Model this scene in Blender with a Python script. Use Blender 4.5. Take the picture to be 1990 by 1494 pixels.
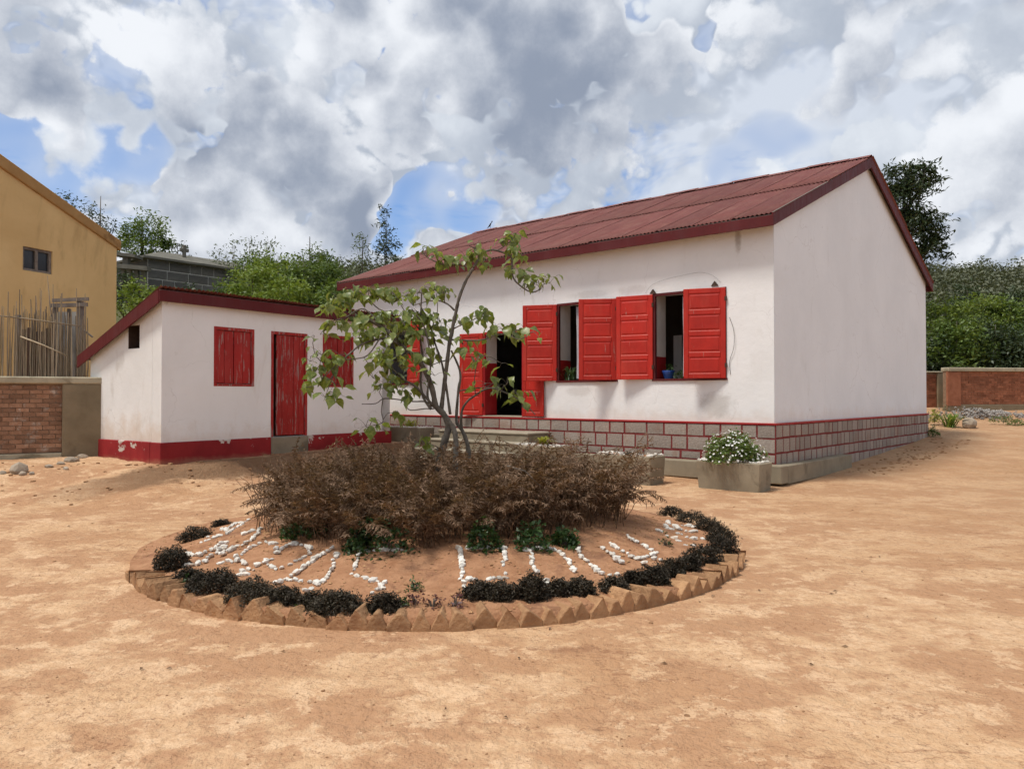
import bpy, math, random
import numpy as np
from mathutils import Vector, Matrix

random.seed(7)
S = bpy.context.scene
for o in list(bpy.data.objects):
    bpy.data.objects.remove(o)
C = S.collection
R = math.radians
PI = math.pi

# ------------------------------------------------------------------ camera
FPX, HC = 1495.0, 1.55                      # focal length in photo pixels, eye height
TH = math.atan((770 - 747) / FPX)           # slight upward tilt
cam = bpy.data.cameras.new('camera')
cam.sensor_fit = 'HORIZONTAL'; cam.sensor_width = 36.0
cam.lens = 36.0 * FPX / 1990.0
cam.clip_start = 0.05; cam.clip_end = 3000
camo = bpy.data.objects.new('camera', cam); C.objects.link(camo)
camo.location = (0, 0, HC); camo.rotation_euler = (PI / 2 + TH, 0, 0)
S.camera = camo

# ------------------------------------------------------------------ light
SUN_EL, SUN_AZ = R(66), R(246)              # azimuth measured clockwise from +Y
sdir = Vector((math.sin(SUN_AZ) * math.cos(SUN_EL), math.cos(SUN_AZ) * math.cos(SUN_EL), math.sin(SUN_EL)))
sun = bpy.data.lights.new('sun', 'SUN'); sun.energy = 2.9; sun.angle = R(13); sun.color = (1.0, 0.95, 0.87)
suno = bpy.data.objects.new('sun', sun); C.objects.link(suno)
suno.rotation_euler = sdir.to_track_quat('Z', 'Y').to_euler()
suno.location = sdir * 60
S.view_settings.view_transform = 'Standard'; S.view_settings.look = 'None'
S.view_settings.exposure = 0.28; S.view_settings.gamma = 1.0
S.view_settings.use_curve_mapping = False
S.render.engine = 'CYCLES'
S.cycles.use_adaptive_sampling = True; S.cycles.adaptive_threshold = 0.03; S.cycles.use_denoising = True
S.cycles.max_bounces = 5; S.cycles.diffuse_bounces = 3; S.cycles.glossy_bounces = 2
S.cycles.transmission_bounces = 3; S.cycles.transparent_max_bounces = 4
S.cycles.caustics_reflective = False; S.cycles.caustics_refractive = False


class NT:
    """thin wrapper to write node trees briefly"""
    def __init__(s, nt): s.nt = nt
    def n(s, t, props=None, **inp):
        nd = s.nt.nodes.new(t)
        for k, v in (props or {}).items(): setattr(nd, k, v)
        for k, v in inp.items():
            key = int(k[1:]) if k[0] == 'i' and k[1:].isdigit() else k.replace('_', ' ')
            s.set(nd.inputs[key], v)
        return nd
    def set(s, sock, v):
        if hasattr(v, 'is_output') or isinstance(v, bpy.types.NodeSocket): s.nt.links.new(v, sock)
        elif isinstance(v, bpy.types.Node): s.nt.links.new(v.outputs[0], sock)
        else:
            if sock.type == 'RGBA' and len(v) == 3: v = (*v, 1)
            sock.default_value = v
    def math(s, op, a, b=0.0, clamp=False):
        return s.n('ShaderNodeMath', {'operation': op, 'use_clamp': clamp}, i0=a, i1=b).outputs[0]
    def vmath(s, op, a, b=(0, 0, 0)):
        nd = s.n('ShaderNodeVectorMath', {'operation': op}); s.set(nd.inputs[0], a)
        if op == 'SCALE': s.set(nd.inputs[3], b)
        else: s.set(nd.inputs[1], b)
        return nd.outputs[1 if op in ('DOT_PRODUCT', 'LENGTH', 'DISTANCE') else 0]
    def mapr(s, v, a, b, c=0.0, d=1.0, smooth=False):
        nd = s.n('ShaderNodeMapRange', {'interpolation_type': 'SMOOTHSTEP' if smooth else 'LINEAR'})
        for i, x in enumerate((v, a, b, c, d)): s.set(nd.inputs[i], x)
        return nd.outputs[0]
    def noise(s, vec, scale, detail=4.0, rough=0.5, dist=0.0):
        return s.n('ShaderNodeTexNoise', None, Vector=vec, Scale=scale, Detail=min(detail, 6.0), Roughness=rough, Distortion=dist).outputs[0]
    def vor(s, vec, scale, feature='F1', detail=0.0, rand=1.0):
        nd = s.n('ShaderNodeTexVoronoi', {'feature': feature}, Vector=vec, Scale=scale, Randomness=rand)
        if feature != 'DISTANCE_TO_EDGE' or True:
            try: nd.inputs['Detail'].default_value = detail
            except Exception: pass
        return nd.outputs['Distance']
    def mix(s, f, a, b, blend='MIX'):
        nd = s.n('ShaderNodeMix', {'data_type': 'RGBA', 'blend_type': blend})
        s.set(nd.inputs[0], f); s.set(nd.inputs[6], a); s.set(nd.inputs[7], b)
        return nd.outputs[2]
    def bump(s, h, strength, dist, normal=None):
        nd = s.n('ShaderNodeBump', None, Strength=strength, Distance=dist, Height=h)
        if normal is not None: s.set(nd.inputs['Normal'], normal)
        return nd.outputs[0]


# ------------------------------------------------------------------ world: broken cumulus over a daylight sky
def make_world():
    w = bpy.data.worlds.new('World'); S.world = w; w.use_nodes = True
    t = NT(w.node_tree); w.node_tree.nodes.clear()
    w.cycles.sampling_method = 'MANUAL'; w.cycles.sample_map_resolution = 512
    d = t.n('ShaderNodeTexCoord').outputs['Generated']
    sky = t.n('ShaderNodeTexSky', {'sky_type': 'NISHITA', 'sun_disc': False, 'sun_elevation': SUN_EL,
                                   'sun_rotation': SUN_AZ, 'altitude': 1400.0, 'air_density': 1.0,
                                   'dust_density': 0.6, 'ozone_density': 1.6})
    def direc(px, py):
        v = Vector(((px - 995) / FPX, 1, 0)) + Vector((0, 0, (770 - py) / FPX)); return v.normalized()
    warp = t.n('ShaderNodeTexNoise', None, Vector=d, Scale=9.0, Detail=2.0, Roughness=0.6).outputs[1]
    dw = t.vmath('NORMALIZE', t.vmath('ADD', d, t.vmath('SCALE', t.vmath('SUBTRACT', warp, (0.5, 0.5, 0.5)), 0.34)))
    def blob(px, py, rad, amp):                # a broad lobe in one part of the cloud field
        c = t.vmath('DOT_PRODUCT', dw, tuple(direc(px, py)))
        return t.math('MULTIPLY', t.mapr(c, math.cos(R(rad)), 1.0, 0, 1), amp)
    def total(lst):
        a = lst[0]
        for b in lst[1:]: a = t.math('ADD', a, b)
        return a
    def puffs(vec, det, off, sc):
        q = t.vmath('MULTIPLY', t.vmath('ADD', vec, off), (1.0, 1.0, 1.15))
        n1 = t.noise(q, 2.9 * sc, det, 0.56, 0.0)
        bl = t.n('ShaderNodeTexNoise', {'noise_type': 'RIDGED_MULTIFRACTAL', 'normalize': False}, Vector=q, Scale=5.6 * sc, Detail=max(0.0, det - 2.0), Roughness=0.9, Lacunarity=2.1, Offset=1.0, Gain=1.2).outputs[0]
        return t.math('ADD', t.math('MULTIPLY', t.math('SUBTRACT', n1, 0.5), 1.7), t.math('MULTIPLY', t.math('SUBTRACT', 1.1, bl), 0.17))
    fz = t.math('SUBTRACT', t.noise(d, 13.0, 6, 0.68), 0.5)
    def layer(off, sc, lobes, lo, hi, white, grey, step):
        d0 = t.math('ADD', t.math('ADD', puffs(d, 5.0, off, sc), lobes), t.math('MULTIPLY', fz, 0.30))
        mask = t.mapr(d0, lo, hi, 0, 1, True)
        o1 = t.math('ADD', puffs(t.vmath('ADD', d, (-0.012, 0, step)), 4.0, off, sc), lobes)
        o2 = t.math('ADD', puffs(t.vmath('ADD', d, (-0.03, 0, step * 2.6)), 2.0, off, sc), lobes)
        occ = t.math('ADD', t.math('MULTIPLY', t.mapr(o1, lo - 0.05, lo + 0.60, 0, 1), 0.65), t.math('MULTIPLY', t.mapr(o2, lo - 0.05, lo + 0.65, 0, 1), 0.65))
        occ = t.math('SUBTRACT', t.math('ADD', occ, t.math('MULTIPLY', fz, -0.9)), t.math('MULTIPLY', t.math('SUBTRACT', d0, o1), 0.55))
        return mask, t.mix(t.mapr(occ, -0.12, 1.3, 0, 1, True), (*white, 1), (*grey, 1))
    gaps = total([blob(165, 305, 3.8, -0.40), blob(80, 140, 6, -0.2), blob(850, 345, 3.5, -0.30), blob(790, 405, 4, -0.5), blob(1475, 325, 2.6, -0.40), blob(1295, -5, 4, -0.42)])
    lob = t.math('ADD', gaps, total([blob(590, 40, 6, -0.15), blob(820, 200, 7, -0.28), blob(1700, 340, 4, -0.2), blob(300, 120, 6, -0.25), blob(400, 230, 8, 0.2), blob(690, 90, 7, 0.18), blob(1110, 210, 10, 0.2), blob(1560, 120, 8, 0.2), blob(1850, 230, 11, 0.26), blob(20, 260, 6, 0.28), blob(520, 390, 7, 0.2), blob(690, 470, 4, 0.3)]))
    mA, cA = layer((3.33, 0.47, 1.92), 1.0, lob, -0.16, -0.05, (0.92, 0.95, 1.0), (0.30, 0.35, 0.45), 0.036)
    mB, cB = layer((7.13, 2.2, 5.4), 1.35, t.math('MULTIPLY', gaps, 0.8), -0.34, -0.10, (0.80, 0.85, 0.92), (0.46, 0.515, 0.61), 0.030)
    # thin high veil
    vz = t.noise(t.vmath('MULTIPLY', d, (1.4, 1.0, 3.2)), 3.0, 5, 0.66, 0.3)
    veil = t.math('MULTIPLY', t.mapr(vz, 0.22, 0.52, 0, 1, True), 0.95)
    veil = t.math('ADD', veil, total([blob(165, 300, 5, -0.35), blob(810, 390, 6, -0.65), blob(1475, 325, 4, -0.28), blob(1295, 0, 5, -0.4), blob(90, 150, 9, -0.25)]), True)
    vcol = t.mix(veil, (0.50, 0.60, 0.79, 1), (0.74, 0.79, 0.87, 1))
    m2 = t.math('MAXIMUM', t.math('MAXIMUM', mA, mB), veil)
    col = t.mix(mA, t.mix(mB, vcol, cB), cA)
    b1 = t.n('ShaderNodeBackground', None, Color=t.mix(1.0, sky.outputs[0], (0.62, 0.88, 1.14, 1), 'MULTIPLY'), Strength=0.115)
    b2 = t.n('ShaderNodeBackground', None, Color=col, Strength=0.80)
    mx = t.n('ShaderNodeMixShader', None, Fac=m2)
    w.node_tree.links.new(b1.outputs[0], mx.inputs[1]); w.node_tree.links.new(b2.outputs[0], mx.inputs[2])
    out = t.n('ShaderNodeOutputWorld'); w.node_tree.links.new(mx.outputs[0], out.inputs[0])
make_world()

# ------------------------------------------------------------------ helpers
MATS = {}
def mat(name, fn, rough=0.8, spec=0.3):
    m = bpy.data.materials.new(name); m.use_nodes = True
    t = NT(m.node_tree); bs = m.node_tree.nodes['Principled BSDF']
    bs.inputs['Roughness'].default_value = rough
    bs.inputs['Specular IOR Level'].default_value = spec
    t.bs = bs
    t.co = t.n('ShaderNodeTexCoord').outputs['Object']
    t.pos = t.n('ShaderNodeNewGeometry').outputs['Position']
    t.rnd = t.n('ShaderNodeObjectInfo').outputs['Random']
    fn(t)
    MATS[name] = m
    return m

def nrm(t, n): t.set(t.bs.inputs['Normal'], n)
def colr(t, c): t.set(t.bs.inputs['Base Color'], c)

def simple(name, c1, c2, scale=6.0, rough=0.8, spec=0.3, bump=0.15, bscale=40.0, rnd=0.0, detail=6.0, world=False, dark=None, bdist=0.01):
    def fn(t):
        v = t.pos if world else t.co
        f = t.mapr(t.noise(v, scale, detail, 0.6), 0.3, 0.7)
        c = t.mix(f, (*c1, 1), (*c2, 1))
        if dark:
            f2 = t.mapr(t.noise(v, scale * 0.45, 8, 0.65, 0.5), 0.55, 0.68, 0, 0.8, True)
            c = t.mix(f2, c, (*dark, 1))
        if rnd:
            k = t.mapr(t.rnd, 0, 1, 1 - rnd, 1 + rnd)
            c = t.mix(1.0, c, t.n('ShaderNodeCombineColor', None, i0=k, i1=k, i2=k).outputs[0], 'MULTIPLY')
        colr(t, c)
        if bump: nrm(t, t.bump(t.noise(v, bscale, 6, 0.6), bump, bdist))
    return mat(name, fn, rough, spec)

def link(o, parent=None):
    C.objects.link(o)
    if parent is not None: o.parent = parent
    return o

def tag(o, label=None, cat=None, group=None, kind=None):
    if label: o['label'] = label
    if cat: o['category'] = cat
    if group: o['group'] = group
    if kind: o['kind'] = kind
    return o

def empty(name, loc, rz=0.0, label=None, cat=None, group=None):
    o = bpy.data.objects.new(name, None); o.location = loc; o.rotation_euler = (0, 0, rz)
    o.empty_display_size = 0.2
    link(o); return tag(o, label, cat, group)

class MB:
    def __init__(s): s.v = []; s.f = []
    def add(s, vs, fs):
        k = len(s.v); s.v += [tuple(p) for p in vs]; s.f += [tuple(i + k for i in f) for f in fs]; return s
    def box(s, x0, x1, y0, y1, z0, z1, M=None):
        vs = [Vector(p) for p in ((x0, y0, z0), (x1, y0, z0), (x1, y1, z0), (x0, y1, z0), (x0, y0, z1), (x1, y0, z1), (x1, y1, z1), (x0, y1, z1))]
        if M is not None: vs = [M @ p for p in vs]
        return s.add(vs, [(0, 3, 2, 1), (4, 5, 6, 7), (0, 1, 5, 4), (1, 2, 6, 5), (2, 3, 7, 6), (3, 0, 4, 7)])
    def bar(s, a, b, w, h, up=(0, 0, 1)):
        a, b = Vector(a), Vector(b); d = (b - a); L = d.length; d.normalize()
        y = Vector(up).cross(d)
        if y.length < 1e-5: y = Vector((1, 0, 0)).cross(d)
        y.normalize(); z = d.cross(y)
        M = Matrix((d, y, z)).transposed().to_4x4(); M.translation = a
        return s.box(0, L, -w / 2, w / 2, -h / 2, h / 2, M)
    def prism(s, poly, ext):
        """polygon (3D points, ccw seen from outside) extruded by vector ext"""
        n = len(poly); e = Vector(ext); p = [Vector(q) for q in poly]
        vs = p + [q + e for q in p]
        fs = [tuple(range(n)), tuple(reversed(range(n, 2 * n)))] + [(i, i + n, (i + 1) % n + n, (i + 1) % n) for i in range(n)]
        return s.add(vs, fs)
    def tube(s, pts, rad, n=6, cap=True):
        pts = [Vector(p) for p in pts]
        if not hasattr(rad, '__len__'): rad = [rad] * len(pts)
        rings = []; last = Vector((0.31, 0.2, 0.93))
        for i, p in enumerate(pts):
            d = pts[min(i + 1, len(pts) - 1)] - pts[max(i - 1, 0)]
            if d.length < 1e-9: d = Vector((0, 0, 1))
            d.normalize(); x = last - d * last.dot(d)
            if x.length < 1e-4: x = d.orthogonal()
            x.normalize(); last = x; y = d.cross(x)
            rings.append([p + (x * math.cos(2 * PI * k / n) + y * math.sin(2 * PI * k / n)) * rad[i] for k in range(n)])
        vs = [q for r in rings for q in r]; fs = []
        for i in range(len(pts) - 1):
            for k in range(n):
                fs.append((i * n + k, i * n + (k + 1) % n, (i + 1) * n + (k + 1) % n, (i + 1) * n + k))
        if cap:
            fs.append(tuple(reversed(range(n)))); m = (len(pts) - 1) * n; fs.append(tuple(range(m, m + n)))
        return s.add(vs, fs)
    def mesh(s, name, material=None, smooth=False):
        me = bpy.data.meshes.new(name); me.from_pydata(s.v, [], s.f)
        if material: me.materials.append(MATS[material])
        if smooth: me.polygons.foreach_set('use_smooth', [True] * len(me.polygons))
        me.update(); return me
    def build(s, name, material, parent=None, smooth=False, bevel=0.0, loc=None, seg=1):
        o = bpy.data.objects.new(name, s.mesh(name, material, smooth)); link(o, parent)
        if loc is not None: o.location = loc
        if bevel:
            b = o.modifiers.new('bevel', 'BEVEL'); b.width = bevel; b.segments = seg; b.limit_method = 'ANGLE'; b.angle_limit = R(35)
        return o

def inst(name, me, parent, loc=(0, 0, 0), rot=(0, 0, 0), scale=(1, 1, 1)):
    o = bpy.data.objects.new(name, me); link(o, parent)
    o.location = loc; o.rotation_euler = rot; o.scale = scale
    return o

def npmesh(name, V, F, material, smooth=False):
    """fast mesh from numpy arrays; F is (n,k) with constant k"""
    V = np.asarray(V, np.float32); F = np.asarray(F, np.int32); n, k = F.shape
    me = bpy.data.meshes.new(name)
    me.vertices.add(len(V)); me.vertices.foreach_set('co', V.ravel())
    me.loops.add(n * k); me.loops.foreach_set('vertex_index', F.ravel())
    me.polygons.add(n); me.polygons.foreach_set('loop_start', np.arange(0, n * k, k, dtype=np.int32))
    me.polygons.foreach_set('loop_total', np.full(n, k, np.int32))
    if smooth: me.polygons.foreach_set('use_smooth', np.ones(n, bool))
    if material: me.materials.append(MATS[material])
    me.update(calc_edges=True); me.validate(); return me

# pixel of the photograph -> place, once a distance or a height is known
def ray(px, py):
    x = (px - 995) / FPX; y = (747 - py) / FPX
    return Vector((x, math.cos(TH) - y * math.sin(TH), math.sin(TH) + y * math.cos(TH)))
def at(px, py, Y):
    d = ray(px, py); return Vector((0, 0, HC)) + d * (Y / d.y)
def onz(px, py, z):
    d = ray(px, py); return Vector((0, 0, HC)) + d * ((z - HC) / d.z)

def sst(a, b, x):
    t = np.clip((np.asarray(x, float) - a) / (b - a), 0, 1); return t * t * (3 - 2 * t)
def vn(x, y, seed=0):
    x = np.asarray(x, float); y = np.asarray(y, float)
    xi = np.floor(x).astype(np.int64); yi = np.floor(y).astype(np.int64); fx = x - xi; fy = y - yi
    def h(a, b):
        n = (a * 374761393 + b * 668265263 + seed * 974634541) & 0xffffffff
        n = ((n ^ (n >> 13)) * 1274126177) & 0xffffffff
        return ((n ^ (n >> 16)) & 0xffff) / 65535.0
    ux = fx * fx * (3 - 2 * fx); uy = fy * fy * (3 - 2 * fy)
    return (h(xi, yi) * (1 - ux) + h(xi + 1, yi) * ux) * (1 - uy) + (h(xi, yi + 1) * (1 - ux) + h(xi + 1, yi + 1) * ux) * uy
def fbm(x, y, sc, oc=4, seed=0):
    a = 0; amp = 0.5
    for i in range(oc):
        a = a + amp * (vn(np.asarray(x) * sc, np.asarray(y) * sc, seed + i) - 0.5); sc *= 2.1; amp *= 0.5
    return a

# frames of the two white buildings
HO, HA = Vector((4.636, 13.6, 0)), R(-41.2)
SO, SA = Vector((-6.152, 13.5, 0)), R(55.2)
def hw(x, y, z=0.0): return Vector((HO.x + x * math.cos(HA) - y * math.sin(HA), HO.y + x * math.sin(HA) + y * math.cos(HA), z))
def sw(x, y, z=0.0): return Vector((SO.x + x * math.cos(SA) - y * math.sin(SA), SO.y + x * math.sin(SA) + y * math.cos(SA), z))

def gz(x, y):
    """height of the yard"""
    x = np.asarray(x, float); y = np.asarray(y, float)
    f = np.clip((y - 13) / 15, 0, 3) ** 1.5
    dx, dy = x - SO.x, y - SO.y
    u = dx * math.cos(SA) + dy * math.sin(SA); d = -(-dx * math.sin(SA) + dy * math.cos(SA))
    wob = fbm(x, y, 1.3, 3, 5)
    base = 0.32 + 0.026 * np.clip(u, -4, 6)
    zl = base * (0.30 * sst(2.8, 0.8, d + wob * 0.8) + 0.70 * sst(0.85, 0.45, d + wob * 0.8)) + 0.04 * np.clip(-d, 0, 4)
    zw = 0.40 * sst(10.6, 14.0, y + wob * 0.8) + 0.06 * np.clip(y - 14, 0, 8)
    k = sst(-1.2, 0.8, u)
    z2 = np.maximum(zl * k + zw * (1 - k), f)
    L = 1 - sst(5.5, 7.4, u + wob)
    z = f + L * np.clip(z2 - f, 0, 9)
    rough = sst(9.5, 13, y) * sst(0, -4, x)
    z = z + fbm(x, y, 0.35, 2, 11) * 0.05 * sst(3, 8, y) + fbm(x, y, 3.0, 4, 3) * (0.012 + 0.07 * rough * L)
    return z
def gz1(p): return float(gz(p[0], p[1]))

# ------------------------------------------------------------------ materials
def m_ground(t):
    p = t.pos
    big = t.noise(p, 0.30, 3, 0.55, 0.2)
    mid = t.noise(t.vmath('MULTIPLY', p, (1, 1.15, 1)), 0.8, 5, 0.70, 0.2)
    md2 = t.noise(p, 3.3, 5, 0.75, 0.2)
    fine = t.noise(p, 17, 4, 0.75)
    grit = t.noise(p, 75, 2, 0.6)
    ff = t.math('MULTIPLY', t.math('SUBTRACT', fine, 0.5), 0.38)
    crust = t.mapr(t.math('ADD', t.math('ADD', mid, ff), t.math('MULTIPLY', t.math('SUBTRACT', md2, 0.5), 0.35)), 0.445, 0.575, 0, 1, True)
    flake = t.mapr(t.math('ADD', t.math('ADD', md2, t.math('MULTIPLY', ff, 0.5)), t.math('MULTIPLY', mid, 0.35)), 0.70, 0.755, 0, 1, True)
    c = t.mix(crust, (0.435, 0.247, 0.138, 1), (0.61, 0.40, 0.235, 1))
    c = t.mix(t.math('MULTIPLY', flake, 0.75), c, (0.68, 0.465, 0.29, 1))
    c = t.mix(t.mapr(big, 0.44, 0.68, 0, 0.4, True), c, (0.47, 0.275, 0.14, 1))
    # darker, greyer soil out to the right of the yard
    sx = t.n('ShaderNodeSeparateXYZ', None, Vector=p)
    rr = t.math('MULTIPLY', t.mapr(sx.outputs[0], 1.5, 8.0), t.mapr(t.math('ADD', md2, ff), 0.28, 0.62, 0.1, 0.8, True))
    c = t.mix(t.math('MULTIPLY', rr, 0.8), c, (0.36, 0.225, 0.125, 1))
    c = t.mix(t.mapr(fine, 0.44, 0.64, 0.0, 0.48), c, (0.38, 0.20, 0.098, 1))
    c = t.mix(t.mapr(grit, 0.60, 0.72, 0.0, 0.42), c, (0.25, 0.14, 0.08, 1))
    # broom and foot scuffs, then a darker brown band along the shed bank
    rot = t.n('ShaderNodeVectorRotate', {'rotation_type': 'Z_AXIS'}, Vector=p, Angle=0.5)
    stk = t.noise(t.vmath('MULTIPLY', rot.outputs[0], (0.9, 7.0, 1)), 1.0, 4, 0.7, 0.4)
    c = t.mix(t.mapr(stk, 0.52, 0.68, 0, 0.30, True), c, (0.40, 0.23, 0.13, 1))
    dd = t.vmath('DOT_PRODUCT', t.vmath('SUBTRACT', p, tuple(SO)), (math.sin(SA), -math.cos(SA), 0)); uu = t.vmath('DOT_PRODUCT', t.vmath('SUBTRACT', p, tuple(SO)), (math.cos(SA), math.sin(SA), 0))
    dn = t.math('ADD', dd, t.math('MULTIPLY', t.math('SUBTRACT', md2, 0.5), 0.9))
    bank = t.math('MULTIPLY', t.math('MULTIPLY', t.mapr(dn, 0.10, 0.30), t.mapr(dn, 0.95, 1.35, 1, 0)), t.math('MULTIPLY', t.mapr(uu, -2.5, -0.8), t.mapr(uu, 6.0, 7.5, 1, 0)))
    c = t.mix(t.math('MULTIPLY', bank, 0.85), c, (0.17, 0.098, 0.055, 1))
    wv = t.vmath('ADD', p, t.vmath('SCALE', t.n('ShaderNodeCombineXYZ', None, X=md2, Y=mid).outputs[0], 0.9))
    e1 = t.vor(wv, 4.2, 'DISTANCE_TO_EDGE')
    crk = t.math('MULTIPLY', t.mapr(e1, 0.0, 0.03, 1, 0), t.mapr(t.math('ADD', big, fine), 0.90, 1.04, 0, 1, True))
    c = t.mix(t.math('MULTIPLY', crk, 0.7), c, (0.25, 0.12, 0.065, 1))
    colr(t, c)
    h = t.math('ADD', t.noise(p, 10, 4, 0.75), t.math('MULTIPLY', t.noise(p, 1.6, 4, 0.7), 1.5))
    nrm(t, t.bump(h, 1.0, 0.045))
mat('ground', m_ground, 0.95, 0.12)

def m_plaster(c1, c2, dirt, z0, dz, strength=0.5):
    def fn(t):
        p = t.co
        f = t.noise(p, 0.7, 8, 0.6, 0.3)
        c = t.mix(t.mapr(f, 0.35, 0.65), (*c1, 1), (*c2, 1))
        s = t.noise(t.vmath('MULTIPLY', p, (1, 1, 0.3)), 2.3, 10, 0.68, 0.6)
        c = t.mix(t.mapr(s, 0.57, 0.76, 0, 0.45, True), c, (*dirt, 1))
        sm = t.noise(p, 5.5, 8, 0.7)
        c = t.mix(t.mapr(sm, 0.64, 0.74, 0, 0.35, True), c, (0.36, 0.33, 0.30, 1))
        cr = t.vor(t.vmath('ADD', p, t.vmath('SCALE', t.n('ShaderNodeTexNoise', None, Vector=p, Scale=3.0, Detail=6).outputs[1], 0.4)), 0.8, 'DISTANCE_TO_EDGE')
        c = t.mix(t.math('MULTIPLY', t.mapr(cr, 0.0, 0.006, 1, 0), t.mapr(f, 0.45, 0.6, 0, 0.35)), c, (0.3, 0.27, 0.25, 1))
        # mud splashed up from the ground: ragged edge
        z = t.n('ShaderNodeSeparateXYZ', None, Vector=p).outputs[2]
        zz = t.math('ADD', z, t.math('MULTIPLY', t.math('SUBTRACT', t.noise(p, 3.0, 8, 0.65), 0.5), dz * 2.2))
        c = t.mix(t.mapr(zz, z0, z0 + dz, strength, 0.0, True), c, (0.56, 0.42, 0.30, 1))
        colr(t, c)
        h = t.math('ADD', t.noise(p, 9, 6, 0.6), t.math('MULTIPLY', t.noise(p, 60, 5, 0.6), 0.35))
        nrm(t, t.bump(h, 0.28, 0.02))
    return fn
mat('plaster', m_plaster((0.755, 0.775, 0.80), (0.81, 0.83, 0.855), (0.66, 0.67, 0.68), 1.08, 0.30, 0.2), 0.9, 0.2)
def m_front(t):
    m_plaster((0.755, 0.76, 0.755), (0.825, 0.83, 0.83), (0.60, 0.58, 0.545), 1.08, 0.30, 0.3)(t)
    base = t.bs.inputs['Base Color'].links[0].from_socket
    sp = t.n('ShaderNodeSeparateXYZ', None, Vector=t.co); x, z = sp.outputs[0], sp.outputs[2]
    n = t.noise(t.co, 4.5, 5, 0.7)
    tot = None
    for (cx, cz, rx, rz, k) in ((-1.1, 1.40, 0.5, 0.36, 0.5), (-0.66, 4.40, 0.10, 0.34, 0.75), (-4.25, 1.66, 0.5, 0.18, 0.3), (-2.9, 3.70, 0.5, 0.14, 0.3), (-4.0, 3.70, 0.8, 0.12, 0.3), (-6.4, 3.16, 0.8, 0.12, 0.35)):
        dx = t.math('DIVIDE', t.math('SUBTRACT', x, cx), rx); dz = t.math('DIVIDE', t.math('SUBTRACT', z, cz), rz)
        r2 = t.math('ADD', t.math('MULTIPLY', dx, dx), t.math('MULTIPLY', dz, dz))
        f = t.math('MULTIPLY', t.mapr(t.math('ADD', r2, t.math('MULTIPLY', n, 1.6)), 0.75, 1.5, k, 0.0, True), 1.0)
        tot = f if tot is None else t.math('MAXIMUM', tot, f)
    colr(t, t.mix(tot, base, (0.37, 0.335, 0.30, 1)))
mat('plaster_front', m_front, 0.9, 0.2)
mat('plaster_shed', m_plaster((0.755, 0.755, 0.745), (0.825, 0.825, 0.82), (0.56, 0.50, 0.44), 0.72, 0.4, 0.32), 0.9, 0.2)

def m_stain_side(t):
    m_plaster((0.69, 0.685, 0.665), (0.77, 0.765, 0.75), (0.40, 0.35, 0.29), 0.72, 0.6, 0.5)(t)
mat('plaster_weathered', m_stain_side, 0.9, 0.2)

def m_yellow(t):
    p = t.co
    f = t.noise(p, 0.55, 8, 0.6, 0.4)
    c = t.mix(t.mapr(f, 0.35, 0.65), (0.60, 0.40, 0.175, 1), (0.69, 0.48, 0.225, 1))
    s = t.noise(t.vmath('MULTIPLY', p, (1, 1, 0.25)), 1.8, 9, 0.65, 0.5)
    c = t.mix(t.mapr(s, 0.52, 0.72, 0, 0.5, True), c, (0.42, 0.27, 0.115, 1))
    colr(t, c); nrm(t, t.bump(t.noise(p, 12, 6, 0.6), 0.25, 0.02))
mat('yellow_plaster', m_yellow, 0.9, 0.2)
simple('yellow_trim', (0.34, 0.19, 0.07), (0.42, 0.25, 0.10), 3.0, 0.85, 0.25, 0.2, 30, dark=(0.22, 0.12, 0.045))

def m_red(base, wear, amt, rough=0.45):
    def fn(t):
        p = t.co
        k = t.mapr(t.rnd, 0, 1, 0.86, 1.12)
        kk = t.n('ShaderNodeCombineColor', None, i0=k, i1=k, i2=k).outputs[0]
        c = t.mix(1.0, t.mix(t.mapr(t.noise(p, 2.5, 7, 0.6), 0.35, 0.65), (base[0] * 0.86, base[1] * 0.85, base[2] * 0.85, 1), (base[0] * 1.1, base[1] * 1.15, base[2] * 1.15, 1)), kk, 'MULTIPLY')
        w = t.noise(t.vmath('ADD', t.vmath('MULTIPLY', p, (9, 9, 1.1)), t.n('ShaderNodeCombineXYZ', None, X=t.math('MULTIPLY', t.rnd, 40.0)).outputs[0]), 2.0, 10, 0.68, 0.2)
        f = t.mapr(w, 0.70 - amt, 0.76 - amt, 0, 0.8, True)
        c = t.mix(f, c, (*wear, 1))
        d = t.noise(p, 7, 8, 0.7)
        c = t.mix(t.mapr(d, 0.56, 0.74, 0, 0.4, True), c, (base[0] * 0.5, base[1] * 0.6 + 0.01, base[2] * 0.6 + 0.01, 1))
        c = t.mix(t.mapr(t.noise(t.vmath('MULTIPLY', p, (1.5, 1.5, 0.5)), 1.7, 4, 0.6), 0.45, 0.7, 0, 0.35, True), c, (base[0] * 1.1, base[1] * 2.6 + 0.01, base[2] * 2.6 + 0.01, 1))
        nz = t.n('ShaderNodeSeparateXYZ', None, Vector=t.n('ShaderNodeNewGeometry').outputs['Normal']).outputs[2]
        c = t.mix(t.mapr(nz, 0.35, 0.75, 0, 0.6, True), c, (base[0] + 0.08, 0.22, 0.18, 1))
        colr(t, c)
        t.set(t.bs.inputs['Roughness'], t.mapr(w, 0.3, 0.75, rough, rough + 0.3))
        nrm(t, t.bump(t.math('SUBTRACT', w, t.math('MULTIPLY', f, 0.5)), 0.25, 0.01))
    return fn
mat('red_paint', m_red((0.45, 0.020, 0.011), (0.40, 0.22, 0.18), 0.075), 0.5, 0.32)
mat('red_shed_paint', m_red((0.33, 0.017, 0.014), (0.30, 0.22, 0.20), 0.155), 0.6, 0.3)
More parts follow.
